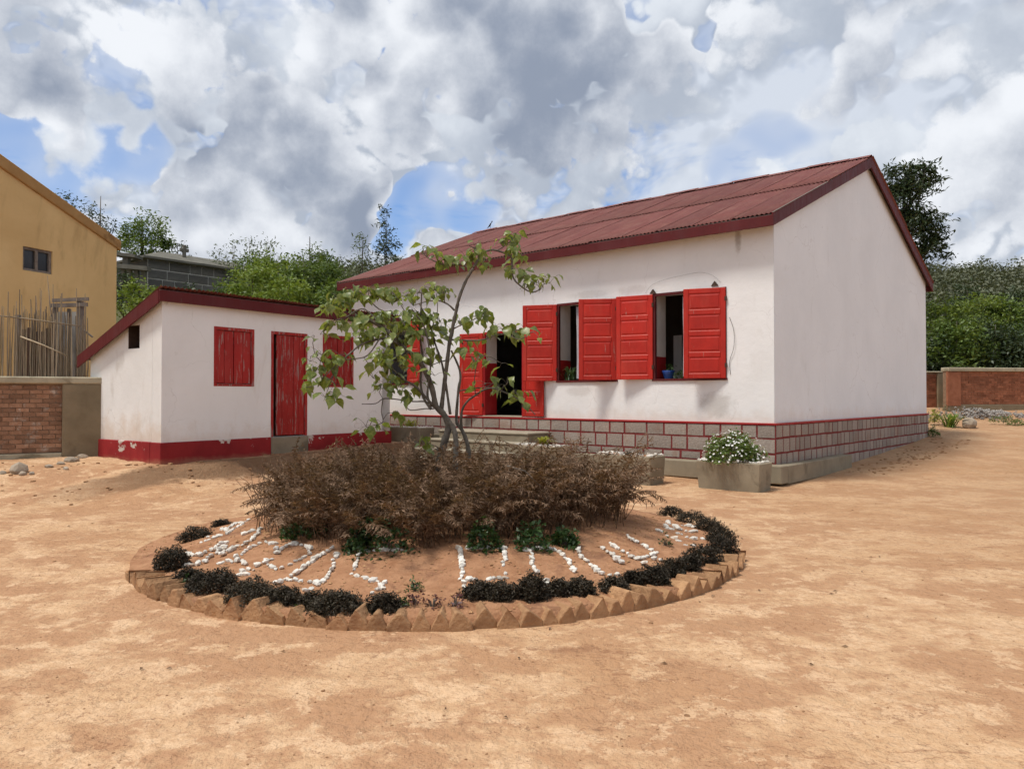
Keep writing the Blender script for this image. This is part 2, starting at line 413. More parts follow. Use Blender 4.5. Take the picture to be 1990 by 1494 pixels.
mat('red_fascia', m_red((0.095, 0.0075, 0.008), (0.10, 0.05, 0.04), 0.05), 0.6, 0.3)
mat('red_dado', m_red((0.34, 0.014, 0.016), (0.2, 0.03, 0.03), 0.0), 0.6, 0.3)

def m_redplinth(t):
    p = t.co
    c = t.mix(t.mapr(t.noise(p, 2.0, 8, 0.6), 0.35, 0.65), (0.21, 0.013, 0.016, 1), (0.285, 0.02, 0.022, 1))
    z = t.n('ShaderNodeSeparateXYZ', None, Vector=p).outputs[2]
    n1 = t.noise(p, 2.6, 10, 0.62, 0.5)
    pk = t.mapr(t.math('ADD', n1, t.mapr(z, 0.45, 0.74, -0.06, 0.07)), 0.635, 0.655, 0, 1, True)
    c = t.mix(pk, c, t.mix(t.noise(p, 8, 5), (0.36, 0.30, 0.25, 1), (0.66, 0.60, 0.54, 1)))
    dz = t.math('ADD', z, t.math('MULTIPLY', t.math('SUBTRACT', t.noise(p, 3.5, 8, 0.7), 0.5), 0.22))
    c = t.mix(t.mapr(dz, 0.34, 0.47, 0.55, 0.0, True), c, (0.36, 0.19, 0.11, 1))
    colr(t, c); nrm(t, t.bump(t.math('SUBTRACT', t.noise(p, 20, 6), t.math('MULTIPLY', pk, 0.7)), 0.4, 0.012))
mat('red_plinth', m_redplinth, 0.75, 0.25)

def m_roof(t):
    p = t.co
    k = t.mapr(t.rnd, 0, 1, 0.88, 1.12)
    c = t.mix(t.mapr(t.noise(p, 1.3, 9, 0.65, 0.4), 0.3, 0.7), (0.135, 0.038, 0.031, 1), (0.19, 0.060, 0.050, 1))
    st = t.noise(t.vmath('ADD', t.vmath('MULTIPLY', p, (7, 0.8, 1)), t.n('ShaderNodeCombineXYZ', None, X=t.math('MULTIPLY', t.rnd, 50.0)).outputs[0]), 1.4, 9, 0.65)
    c = t.mix(t.mapr(st, 0.46, 0.66, 0, 0.7, True), c, (0.215, 0.10, 0.078, 1))
    c = t.mix(t.mapr(t.noise(p, 3, 9, 0.7), 0.58, 0.72, 0, 0.6, True), c, (0.085, 0.032, 0.026, 1))
    c = t.mix(1.0, c, t.n('ShaderNodeCombineColor', None, i0=k, i1=k, i2=k).outputs[0], 'MULTIPLY')
    colr(t, c); t.set(t.bs.inputs['Roughness'], t.mapr(st, 0.3, 0.7, 0.55, 0.8))
mat('roof_iron', m_roof, 0.6, 0.3)

def m_stone(t):
    p = t.co
    k = t.mapr(t.rnd, 0, 1, 0.84, 1.12)
    c = t.mix(t.mapr(t.noise(p, 9, 9, 0.7), 0.35, 0.65), (0.245, 0.20, 0.17, 1), (0.375, 0.32, 0.28, 1))
    c = t.mix(t.mapr(t.noise(t.pos, 2.0, 8, 0.65), 0.52, 0.66, 0, 0.6, True), c, (0.27, 0.17, 0.13, 1))
    c = t.mix(1.0, c, t.n('ShaderNodeCombineColor', None, i0=k, i1=k, i2=t.math('MULTIPLY', k, 0.98)).outputs[0], 'MULTIPLY')
    colr(t, c); nrm(t, t.bump(t.noise(t.pos, 26, 4, 0.7), 0.5, 0.02))
mat('plinth_stone', m_stone, 0.9, 0.25)
simple('red_joint', (0.15, 0.024, 0.024), (0.22, 0.042, 0.040), 5, 0.85, 0.2, 0.4, 30, dark=(0.20, 0.11, 0.085))
simple('concrete', (0.20, 0.165, 0.115), (0.31, 0.265, 0.19), 2.2, 0.92, 0.2, 0.35, 35, dark=(0.13, 0.105, 0.07))
simple('concrete_pale', (0.27, 0.235, 0.175), (0.36, 0.315, 0.24), 3, 0.92, 0.2, 0.3, 35, dark=(0.22, 0.19, 0.14))
simple('coping', (0.30, 0.265, 0.19), (0.44, 0.39, 0.28), 3, 0.92, 0.2, 0.3, 35, dark=(0.17, 0.15, 0.10))
simple('wall_render', (0.17, 0.135, 0.085), (0.27, 0.215, 0.14), 1.6, 0.92, 0.2, 0.4, 25, dark=(0.10, 0.075, 0.05))
simple('brick', (0.24, 0.13, 0.08), (0.33, 0.19, 0.12), 9, 0.92, 0.2, 0.5, 40, rnd=0.32, world=True, dark=(0.40, 0.35, 0.30))
simple('brick_far', (0.23, 0.085, 0.045), (0.33, 0.135, 0.075), 6, 0.92, 0.2, 0.4, 40, rnd=0.28, world=True)
simple('mortar', (0.20, 0.13, 0.085), (0.30, 0.20, 0.13), 8, 0.95, 0.15, 0.4, 60)
simple('kerb_brick', (0.28, 0.15, 0.078), (0.46, 0.27, 0.14), 9, 0.95, 0.15, 1.0, 34, rnd=0.2, world=True, bdist=0.02)
simple('bed_soil', (0.30, 0.145, 0.075), (0.46, 0.25, 0.14), 7, 0.97, 0.1, 1.0, 22, world=True, dark=(0.24, 0.12, 0.07), detail=10, bdist=0.03)
simple('white_stone', (0.56, 0.52, 0.45), (0.76, 0.73, 0.67), 9, 0.75, 0.3, 0.4, 25, rnd=0.16, world=True, dark=(0.44, 0.33, 0.23))
simple('grey_stone', (0.25, 0.20, 0.15), (0.42, 0.35, 0.27), 6, 0.9, 0.25, 0.6, 20, rnd=0.2, world=True)
simple('rubble', (0.17, 0.155, 0.14), (0.38, 0.345, 0.31), 7, 0.9, 0.25, 0.6, 20, world=True)
simple('tomb_block', (0.085, 0.085, 0.08), (0.155, 0.15, 0.135), 2.0, 0.92, 0.2, 0.5, 9, rnd=0.2, dark=(0.07, 0.075, 0.06), bdist=0.05)
simple('tomb_joint', (0.62, 0.61, 0.57), (0.72, 0.71, 0.66), 2, 0.92, 0.2, 0, 9)
simple('tomb_roof', (0.11, 0.105, 0.088), (0.18, 0.17, 0.14), 1.5, 0.92, 0.2, 0.4, 9, dark=(0.10, 0.105, 0.075), bdist=0.05)
simple('dark_wood', (0.05, 0.03, 0.022), (0.09, 0.06, 0.045), 8, 0.85, 0.2, 0.3, 40)
simple('grey_wood', (0.13, 0.105, 0.085), (0.24, 0.205, 0.175), 7, 0.9, 0.2, 0.4, 40, rnd=0.2)
simple('reed', (0.24, 0.185, 0.115), (0.36, 0.29, 0.20), 7, 0.8, 0.25, 0.2, 40, rnd=0.38)
simple('bark', (0.075, 0.062, 0.05), (0.19, 0.165, 0.135), 14, 0.9, 0.2, 0.9, 30, dark=(0.06, 0.045, 0.035), bdist=0.01)
simple('far_bark', (0.09, 0.075, 0.06), (0.16, 0.14, 0.115), 5, 0.9, 0.2, 0.5, 15)
simple('interior', (0.10, 0.095, 0.085), (0.14, 0.13, 0.12), 2, 0.9, 0.2, 0, 20)  # gloom of the rooms put into the colour, here and for the floor
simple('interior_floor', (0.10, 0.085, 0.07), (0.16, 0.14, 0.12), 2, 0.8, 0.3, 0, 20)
simple('reveal_white', (0.56, 0.54, 0.51), (0.66, 0.64, 0.60), 3, 0.9, 0.2, 0.2, 30)
simple('blue_pot', (0.010, 0.045, 0.20), (0.015, 0.06, 0.26), 6, 0.4, 0.5, 0, 30)
simple('lace', (0.42, 0.42, 0.46), (0.62, 0.62, 0.66), 40, 0.9, 0.2, 0.2, 60)
simple('wire', (0.03, 0.028, 0.026), (0.06, 0.055, 0.05), 6, 0.6, 0.3, 0, 30)
simple('bird', (0.012, 0.012, 0.014), (0.03, 0.03, 0.035), 30, 0.6, 0.4, 0, 30)
simple('window_glass', (0.02, 0.022, 0.025), (0.035, 0.037, 0.04), 3, 0.15, 0.5, 0, 30)
simple('shack_sheet', (0.38, 0.37, 0.35), (0.52, 0.51, 0.48), 3, 0.8, 0.3, 0.2, 20, dark=(0.25, 0.2, 0.15))
simple('hill_ground', (0.075, 0.08, 0.035), (0.13, 0.115, 0.06), 0.15, 0.95, 0.1, 0.5, 0.8, world=True, dark=(0.05, 0.06, 0.025), bdist=0.5)

def leafmat(name, c1, c2, c3, trans=0.3, rough=0.5, sc=3.0, rnd=0.15, spec=0.4):
    def fn(t):
        p = t.pos
        c = t.mix(t.mapr(t.noise(p, sc, 3, 0.6), 0.3, 0.7), (*c1, 1), (*c2, 1))
        c = t.mix(t.mapr(t.noise(p, sc * 7, 2, 0.5), 0.45, 0.75), c, (*c3, 1))
        k = t.mapr(t.rnd, 0, 1, 1 - rnd, 1 + rnd)
        c = t.mix(1.0, c, t.n('ShaderNodeCombineColor', None, i0=k, i1=k, i2=k).outputs[0], 'MULTIPLY')
        colr(t, c)
        if trans:
            tr = t.n('ShaderNodeBsdfTranslucent', None, Color=t.mix(1.0, c, (1.3, 1.25, 0.7, 1), 'MULTIPLY'))
            mx = t.n('ShaderNodeMixShader', None, Fac=trans)
            t.nt.links.new(t.bs.outputs[0], mx.inputs[1]); t.nt.links.new(tr.outputs[0], mx.inputs[2])
            t.nt.links.new(mx.outputs[0], t.nt.nodes['Material Output'].inputs[0])
    return mat(name, fn, rough, spec)
leafmat('tree_leaf', (0.10, 0.15, 0.036), (0.20, 0.245, 0.055), (0.29, 0.31, 0.10), 0.45, 0.36, 5, 0.28, 0.55)
leafmat('bright_leaf', (0.10, 0.165, 0.028), (0.19, 0.255, 0.045), (0.25, 0.29, 0.07), 0.3, 0.5, 0.9, 0.12)
leafmat('mid_leaf', (0.068, 0.12, 0.026), (0.125, 0.185, 0.04), (0.175, 0.22, 0.06), 0.28, 0.5, 0.9, 0.12)
leafmat('dark_leaf', (0.030, 0.052, 0.022), (0.055, 0.085, 0.035), (0.085, 0.105, 0.055), 0.2, 0.5, 0.9, 0.1)
leafmat('pale_leaf', (0.075, 0.105, 0.055), (0.13, 0.165, 0.085), (0.16, 0.19, 0.10), 0.25, 0.5, 1.5, 0.1)
leafmat('hill_leaf', (0.068, 0.082, 0.042), (0.118, 0.128, 0.07), (0.15, 0.15, 0.095), 0.15, 0.6, 0.06, 0.0)
leafmat('purple_leaf', (0.024, 0.016, 0.011), (0.046, 0.037, 0.022), (0.090, 0.075, 0.052), 0.12, 0.6, 20, 0.3, 0.25)
leafmat('red_sprig', (0.06, 0.015, 0.018), (0.10, 0.03, 0.03), (0.12, 0.06, 0.05), 0.15, 0.45, 20, 0.2)
leafmat('bed_green', (0.022, 0.050, 0.016), (0.040, 0.085, 0.022), (0.075, 0.13, 0.03), 0.2, 0.45, 9, 0.15)
leafmat('dry_fern', (0.072, 0.039, 0.022), (0.165, 0.097, 0.056), (0.37, 0.25, 0.165), 0.2, 0.75, 6, 0.0, 0.2)
leafmat('petal', (0.78, 0.78, 0.76), (0.82, 0.82, 0.80), (0.84, 0.83, 0.78), 0.15, 0.7, 30, 0.0, 0.2)
leafmat('yellow_leaf', (0.24, 0.27, 0.03), (0.34, 0.36, 0.045), (0.40, 0.40, 0.08), 0.3, 0.5, 8, 0.1)

# ------------------------------------------------------------------ the yard and the hillside
def axis(a, b, fine0, fine1, step, grow):
    xs = list(np.arange(fine0, fine1 + 1e-6, step)); s = step; x = fine1
    while x < b: s *= grow; x += s; xs.append(min(x, b))
    s = step; x = fine0; lo = []
    while x > a: s *= grow; x -= s; lo.append(max(x, a))
    return np.array(lo[::-1] + xs)
def grid(name, xs, ys, zf, material):
    X, Y = np.meshgrid(xs, ys); Z = zf(X, Y)
    nx, ny = len(xs), len(ys)
    i = np.arange(nx * ny).reshape(ny, nx)
    F = np.stack([i[:-1, :-1], i[:-1, 1:], i[1:, 1:], i[1:, :-1]], -1).reshape(-1, 4)
    o = bpy.data.objects.new(name, npmesh(name, np.stack([X, Y, Z], -1).reshape(-1, 3), F, material, True))
    return link(o)
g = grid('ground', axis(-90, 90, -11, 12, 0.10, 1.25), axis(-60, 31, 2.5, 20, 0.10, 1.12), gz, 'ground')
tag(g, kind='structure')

def hz(x, y):
    x = np.asarray(x, float); y = np.asarray(y, float)
    left = sst(-4, -11, x + 0.2 * (30 - y))
    a = 0.7 + np.clip(y - 23, 0, 20) * 0.31 + np.clip(y - 43, 0, 60) * 0.10
    b = np.clip((y - 13) / 15, 0, 1.25) ** 1.5 + np.clip(y - 31, 0, 80) * 0.05
    near = a * left + b * (1 - left)
    az = x / np.maximum(y, 1)
    ridge = 40.5 - 30 * np.clip(np.abs(az + 0.25) - 0.06, 0, 0.5) * sst(0.35, 0.0, az) + 6 * fbm(x, y, 0.012, 3, 21) - 2.5 * sst(0.62, 0.5, az) * sst(0.2, 0.4, az)
    ridge = np.where(az < -0.2, ridge, ridge)
    t = np.clip((y - 55) / 190, 0, 1)
    far = ridge * (t ** 1.15) * (1 - 0.35 * np.clip((y - 245) / 300, 0, 1))
    return np.maximum(near, far) + fbm(x, y, 0.05, 4, 9) * np.clip((y - 30) / 20, 0, 1) * 2.0
xs = np.concatenate([axis(-520, 620, -40, 45, 1.2, 1.1)])
hill = grid('hill', xs, axis(23, 700, 23, 60, 1.0, 1.06), lambda x, y: np.where(y < 31, np.minimum(hz(x, y), np.where(x > -3.0, gz(x, y) - 0.25, 99)), hz(x, y)), 'hill_ground')
tag(hill, kind='structure')
def hz1(p): return float(hz(p[0], p[1]))

# ------------------------------------------------------------------ main house
WZ0, PZ = 1.07, 1.07                         # underside of white wall = top of stone base
HL, HW_ = 12.2, 10.6
EY, EZ, RY, RZ = -0.30, 4.71, 5.30, 6.98    # eave and ridge of the roof
SL = (RZ - EZ) / (RY - EY)
house = empty('house', HO, HA, 'long white house with red shutters, stone base and red corrugated iron roof', 'house')
WINS = [(-11.1, -9.75, 1.88, 3.55), (-7.06, -5.81, 1.09, 3.06), (-4.84, -3.30, 1.88, 3.56), (-2.44, -0.90, 1.88, 3.57)]

def wall_with_holes(mb, x0, x1, z0, z1, y0, y1, holes):
    """a wall slab in x/z with rectangular openings, thickness y0..y1"""
    xs = sorted({x0, x1, *[h[0] for h in holes], *[h[1] for h in holes]})
    for a, b in zip(xs[:-1], xs[1:]):
        hs = [h for h in holes if h[0] <= a + 1e-6 and h[1] >= b - 1e-6]
        segs = [(z0, z1)]
        for h in hs:
            new = []
            for s, e in segs:
                if h[2] > s: new.append((s, min(h[2], e)))
                if h[3] < e: new.append((max(h[3], s), e))
            segs = [q for q in new if q[1] - q[0] > 1e-5]
        for s, e in segs:
            # front, back faces only; reveals are added apart
            mb.add([(a, y0, s), (b, y0, s), (b, y0, e), (a, y0, e)], [(0, 1, 2, 3)])
            mb.add([(a, y1, s), (b, y1, s), (b, y1, e), (a, y1, e)], [(3, 2, 1, 0)])
    for h in holes:
        a, b, s, e = h
        mb.add([(a, y0, s), (a, y1, s), (a, y1, e), (a, y0, e)], [(0, 1, 2, 3)])
        mb.add([(b, y0, s), (b, y1, s), (b, y1, e), (b, y0, e)], [(3, 2, 1, 0)])
        mb.add([(a, y0, e), (b, y0, e), (b, y1, e), (a, y1, e)], [(3, 2, 1, 0)])
        mb.add([(a, y0, s), (b, y0, s), (b, y1, s), (a, y1, s)], [(0, 1, 2, 3)])
WT = 0.45
def roofz(y): return EZ + SL * (min(y, 2 * RY - y) - EY)
m = MB(); wall_with_holes(m, -HL, 0, WZ0, roofz(0) - 0.07, 0, WT, WINS)
fw = m.build('front_wall', 'plaster_front', house)
g1 = [(0.004, WZ0), (HW_, WZ0), (HW_, roofz(HW_) - 0.07), (RY, roofz(RY) - 0.07), (0.004, roofz(0) - 0.07)]
m = MB(); m.prism([(0, y, z) for y, z in g1], (-0.4, 0, 0)); m.build('gable_wall', 'plaster', house, loc=(0.003, 0, 0))
m = MB(); m.prism([(-HL, y, z) for y, z in g1], (0.4, 0, 0)); m.build('gable_wall', 'plaster', house, loc=(-0.003, 0, 0))
m = MB(); m.box(-HL + 0.4, -0.4, HW_ - 0.4, HW_ - 0.003, WZ0, roofz(HW_) - 0.07); m.build('back_wall', 'plaster', house)
# the room behind the openings
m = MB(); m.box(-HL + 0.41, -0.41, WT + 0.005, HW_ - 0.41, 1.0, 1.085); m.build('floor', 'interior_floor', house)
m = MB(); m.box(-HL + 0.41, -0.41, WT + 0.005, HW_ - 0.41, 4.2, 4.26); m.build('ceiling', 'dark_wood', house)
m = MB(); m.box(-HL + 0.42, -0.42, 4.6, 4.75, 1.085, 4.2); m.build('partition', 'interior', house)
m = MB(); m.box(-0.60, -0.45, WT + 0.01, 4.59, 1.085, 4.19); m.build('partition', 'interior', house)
# linings of the openings: white above a red dado, red frame at the outer edge
for k, (a, b, s, e) in enumerate(WINS):
    top = 2.34
    for x, sg in ((a, 1), (b, -1)):
        x0, x1 = sorted((x + sg * 0.003, x + sg * 0.018))
        MB().box(x0, x1, 0.05, WT - 0.004, top, e - 0.004).build('lining', 'reveal_white', house)
        MB().box(x0, x1, 0.05, WT - 0.004, s + 0.004, top).build('lining', 'red_dado', house)
    fr = MB(); w = 0.045
    fr.box(a - 0.005, a + w, -0.012, 0.047, s, e).box(b - w, b + 0.005, -0.012, 0.047, s, e)
    fr.box(a - 0.005, b + 0.005, -0.014, 0.049, e - w, e + 0.005)
    if k != 1: fr.box(a - 0.02, b + 0.02, -0.03, WT - 0.01, s - 0.03, s + 0.012)
    fr.build('door_frame' if k == 1 else 'window_frame', 'red_fascia' if k != 1 else 'red_dado', house)
MB().box(WINS[1][0] + 0.02, WINS[1][1] - 0.02, -0.06, WT, 1.068, 1.098).build('threshold', 'concrete_pale', house, bevel=0.008)

def leaf_door(name, w, h, npan, hinge, z, ang, sx, parent, material='red_paint'):
    """panelled leaf hinged at x=hinge; sx=+1 leaf reaches to +x when closed; ang opens it outwards"""
    T, st = 0.036, 0.095
    m = MB()
    X = lambda x: sx * x
    def bx(x0, x1, z0, z1, y0=-T / 2, y1=T / 2):
        p, q = sorted((X(x0), X(x1))); m.box(p, q, y0, y1, z0, z1)
    bx(0, st, 0, h); bx(w - st, w, 0, h)
    ph = (h - st * (npan + 1)) / npan
    for i in range(npan + 1): bx(st, w - st, i * (ph + st), i * (ph + st) + st, -T / 2 + 0.001, T / 2 - 0.001)
    o = m.build(name, material, parent, bevel=0.009)
    o.location = (hinge, -0.022, z); o.rotation_euler = (0, 0, -sx * ang)
    for i in range(npan):
        z0 = st + i * (ph + st); p = MB()
        a, b = sorted((X(st), X(w - st)))
        p.box(a, b, -0.007, 0.007, z0, z0 + ph)
        c, d, zz0, zz1 = a + 0.022, b - 0.022, z0 + 0.022, z0 + ph - 0.022
        for s in (-1, 1):
            y0, y1 = s * 0.0071, s * 0.0145; e = 0.018
            vs = [(c, y0, zz0), (d, y0, zz0), (d, y0, zz1), (c, y0, zz1), (c + e, y1, zz0 + e), (d - e, y1, zz0 + e), (d - e, y1, zz1 - e), (c + e, y1, zz1 - e)]
            fs = [(4, 5, 6, 7)] + [(j, (j + 1) % 4, (j + 1) % 4 + 4, j + 4) for j in range(4)]
            p.add(vs, fs if s < 0 else [tuple(reversed(f)) for f in fs])
        p.build('panel', material, o)
    hg = MB()
    for zz in (0.2, h - 0.25): hg.box(*sorted((X(-0.02), X(0.02))), -T / 2 - 0.006, T / 2 + 0.006, zz, zz + 0.08)
    hg.build('hinge', 'dark_wood', o)
    return o
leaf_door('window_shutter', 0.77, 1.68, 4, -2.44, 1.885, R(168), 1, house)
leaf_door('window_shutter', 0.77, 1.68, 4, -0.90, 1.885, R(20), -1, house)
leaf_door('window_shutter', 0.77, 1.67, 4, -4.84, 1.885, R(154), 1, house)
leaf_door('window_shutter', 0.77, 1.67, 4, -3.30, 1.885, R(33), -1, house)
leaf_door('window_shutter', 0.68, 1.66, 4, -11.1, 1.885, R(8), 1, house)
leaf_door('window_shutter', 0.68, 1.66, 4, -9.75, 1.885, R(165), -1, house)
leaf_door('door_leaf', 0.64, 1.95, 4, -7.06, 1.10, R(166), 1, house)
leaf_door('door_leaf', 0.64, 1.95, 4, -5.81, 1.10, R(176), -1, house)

# stone base: red joints behind, stones standing proud
m = MB()
m.box(-HL - 0.04, 0.04, -0.04, 0.4, 0.0, PZ - 0.002); m.box(-0.38, 0.0395, 0.4, HW_ + 0.04, 0.0, PZ - 0.002)
m.box(-HL - 0.04, -HL + 0.38, 0.4, HW_ + 0.04, 0.0, PZ - 0.003); m.box(-HL + 0.38, -0.38, HW_ - 0.38, HW_ + 0.04, 0.0, PZ - 0.003)
m.box(-HL + 0.38, -0.38, 0.4, HW_ - 0.38, 0.2, 1.0)
m.build('stone_base', 'red_joint', house)
m = MB(); m.box(-HL - 0.06, 0.06, -0.058, 0.001, PZ - 0.03, PZ + 0.008); m.box(0.0045, 0.06, 0.001, HW_ + 0.05, PZ - 0.03, PZ + 0.008)
m.build('band', 'red_dado', house, bevel=0.006)
def rough_stone(w, h, seed):
    rs = random.Random(seed); m = MB(); n = 5
    vs = []; 
    for j in range(3):
        for i in range(n):
            u, v = i / (n - 1) - 0.5, j / 2 - 0.5
            e = 0.0 if (i in (0, n - 1) or j in (0, 2)) else 1.0
            vs.append((u * w + rs.uniform(-0.006, 0.006), -(0.012 + e * 0.006 + rs.uniform(-0.004, 0.004)), v * h + rs.uniform(-0.006, 0.006)))
    fs = [(j * n + i, j * n + i + 1, (j + 1) * n + i + 1, (j + 1) * n + i) for j in range(2) for i in range(n - 1)]
    ring = list(range(n)) + [n + n - 1] + list(range(3 * n - 1, 2 * n - 1, -1)) + [n]
    k = len(vs); vs += [(vs[i][0], 0.02, vs[i][2]) for i in ring]
    for a in range(len(ring)):
        b = (a + 1) % len(ring); fs.append((ring[b], ring[a], k + a, k + b))
    m.add(vs, fs); return m.mesh('stone', 'plinth_stone', False)
SV = [rough_stone(1, 1, s) for s in range(7)]
rs = random.Random(4)
def stones_along(length, place, wmin, wmax, rows):
    for (z0, z1, j) in rows:
        x = 0.02
        while x < length - 0.08:
            w = min(rs.uniform(wmin, wmax), length - x - 0.01)
            if length - x - w < 0.12: w = length - x - 0.01
            jj = j * rs.uniform(0.85, 1.25); place(x + w / 2, (z0 + z1) / 2 + rs.uniform(-0.004, 0.004), w - jj, (z1 - z0) - jj)
            x += w
def pf(x, z, w, h): inst('stone', rs.choice(SV), house, (0.06 - x, -0.041, z), (0, rs.uniform(-.015, .015), 0), (w, 0.4, h))
def pg(y, z, w, h): inst('stone', rs.choice(SV), house, (0.041, y - 0.06, z), (0, rs.uniform(-.015, .015), PI / 2), (w, 0.4, h))
stones_along(HL + 0.02, pf, 0.28, 0.54, [(0.80, 1.045, 0.036), (0.53, 0.80, 0.034)])
stones_along(HL + 0.02, pf, 0.32, 0.55, [(0.36, 0.53, 0.04)])
stones_along(HW_ + 0.10, pg, 0.20, 0.36, [(0.81, 1.045, 0.036), (0.545, 0.81, 0.036), (0.33, 0.545, 0.034)])
stones_along(HW_ - 3.3, lambda y, z, w, h: pg(y + 3.4, z, w, h), 0.24, 0.42, [(0.10, 0.33, 0.034)])
# footing ledge exposed at the corner
m = MB(); m.box(-4.4, 0.26, -0.34, -0.05, 0.04, 0.355); m.build('footing', 'concrete', house, bevel=0.015)
m = MB(); m.box(0.048, 0.262, -0.046, 3.35, 0.02, 0.35); m.build('footing', 'concrete', house, bevel=0.015)
m = MB(); m.box(-HL, -7.7, -0.28, -0.05, 0.3, 0.62); m.build('footing', 'concrete', house, bevel=0.015)

# roof: corrugated sheets in two courses on each slope
def corrugated(w, L, pitch, amp, seed, n=6):
    rs_ = random.Random(seed); k = int(round(w / pitch)) * n; vs = []; fs = []
    segs = 3
    for j in range(segs + 1):
        v = j / segs
        for i in range(k + 1):
            x = w * i / k
            vs.append((x, L * v, amp * math.cos(2 * PI * i / n) + rs_.uniform(-0.0015, 0.0015)))
    for j in range(segs):
        for i in range(k):
            a = j * (k + 1) + i; fs.append((a, a + 1, a + k + 2, a + k + 1))
    b = len(vs)
    for i in range(k + 1): vs.append((vs[i][0], vs[i][1], vs[i][2] - 0.006))
    for i in range(k): fs.append((i, b + i, b + i + 1, i + 1))
    mb = MB(); mb.add(vs, fs); return mb.mesh('roof_sheet', 'roof_iron', True)
RX0, RX1 = -HL - 0.22, 0.13
RA = math.atan(SL); RLEN = math.hypot(RY - EY, RZ - EZ)
ncol = 16; cw = (RX1 - RX0) / ncol
low = [corrugated(cw + 0.06, RLEN * 0.50 + 0.045, 0.086, 0.0135, s) for s in range(3)]
rsr = random.Random(12)
for side in (0, 1):
    for c in range(ncol):
        for r in (0, 1):
            x = RX0 + c * cw - 0.03; s = 0.0 if r == 0 else RLEN * 0.50 - 0.05
            lift = 0.02 + (0.022 if r else 0.0) + (c % 2) * 0.002 + rsr.uniform(0, 0.004)
            jit = rsr.uniform(-0.035, 0.035); tw = rsr.uniform(-0.006, 0.006)
            if side == 0:
                y = EY + math.cos(RA) * (s + jit) - math.sin(RA) * lift; z = EZ + math.sin(RA) * (s + jit) + math.cos(RA) * lift
                inst('roof_sheet', rsr.choice(low), house, (x, y, z), (RA + rsr.uniform(-0.0015, 0.002), 0, tw * 0.5))
            else:
                y = 2 * RY - (EY + math.cos(RA) * (s + jit) - math.sin(RA) * lift); z = EZ + math.sin(RA) * (s + jit) + math.cos(RA) * lift
                inst('roof_sheet', rsr.choice(low), house, (x + cw + 0.06, y, z), (RA, 0, PI + tw))
# deck under the sheets, ridge cap, fascias, barge boards
m = MB()
for s_ in (0, 1):
    yy = (lambda y: y) if s_ == 0 else (lambda y: 2 * RY - y)
    p = [(RX0 + 0.03, yy(EY + 0.03), EZ - 0.045), (RX1 - 0.03, yy(EY + 0.03), EZ - 0.045), (RX1 - 0.03, yy(RY), RZ - 0.055), (RX0 + 0.03, yy(RY), RZ - 0.055)]
    if s_: p = p[::-1]
    m.prism(p[::-1], (0, 0, 0.03))
m.build('roof_deck', 'dark_wood', house)
m = MB()
n_ = 26
for i in range(n_):
    xa = RX0 + (RX1 - RX0) * i / n_; xb = RX0 + (RX1 - RX0) * (i + 1) / n_
    dz = 0.088 + 0.010 * math.sin(i * 1.7)
    for s_ in (-1, 1):
        m.add([(xa, RY + s_ * 0.20, RZ - 0.20 * SL + dz), (xb, RY + s_ * 0.20, RZ - 0.20 * SL + dz), (xb, RY, RZ + dz + 0.012), (xa, RY, RZ + dz + 0.012)], [(0, 1, 2, 3) if s_ < 0 else (3, 2, 1, 0)])
m.build('ridge_cap', 'roof_iron', house)
for y in (EY, 2 * RY - EY):
    m = MB(); m.box(RX0 + 0.02, RX1 - 0.004, y - 0.014, y + 0.014, EZ - 0.20, EZ - 0.004); m.build('fascia', 'red_fascia', house, bevel=0.004)
for x in (RX1, RX0):
    for s_ in (0, 1):
        q = lambda y: y if s_ == 0 else 2 * RY - y
        m = MB(); pts = [(x, q(EY - 0.015), EZ - 0.205), (x, q(RY + 0.0), RZ - 0.205), (x, q(RY + 0.0), RZ + 0.03), (x, q(EY - 0.015), EZ + 0.03)]
        if s_: pts = pts[::-1]
        m.prism(pts, (-0.03 if x > -1 else 0.03, 0, 0)); m.build('barge_board', 'red_fascia', house)
m = MB()
for i in range(9):
    xx = RX0 + 0.5 + i * 1.42
    m.bar((xx, EY + 0.04, EZ - 0.085), (xx, 0.3, EZ - 0.085 + 0.34 * SL), 0.05, 0.07)
m.build('rafter_ends', 'red_fascia', house)

# steps up to the door
steps = empty('door_steps', HO, HA, 'worn concrete steps below the open double door of the house', 'steps')
for k, (z, y) in enumerate(((0.775, -0.80), (0.58, -1.14), (0.38, -1.48), (0.19, -1.82))):
    w = 0.06 * k
    yb = -0.062 if k == 0 else (-0.80, -1.14, -1.48)[k - 1]
    m = MB(); m.box(-7.75 - w, -5.02 + w * 0.6, y, yb - 0.001, -0.1, z - 0.05)
    s_ = m.build('step', 'concrete', steps, bevel=0.02)
    t_ = MB(); t_.box(-7.77 - w, -5.0 + w * 0.6, y - 0.02, yb - 0.002, z - 0.05, z); t_.build('tread', 'concrete_pale', s_, bevel=0.015)

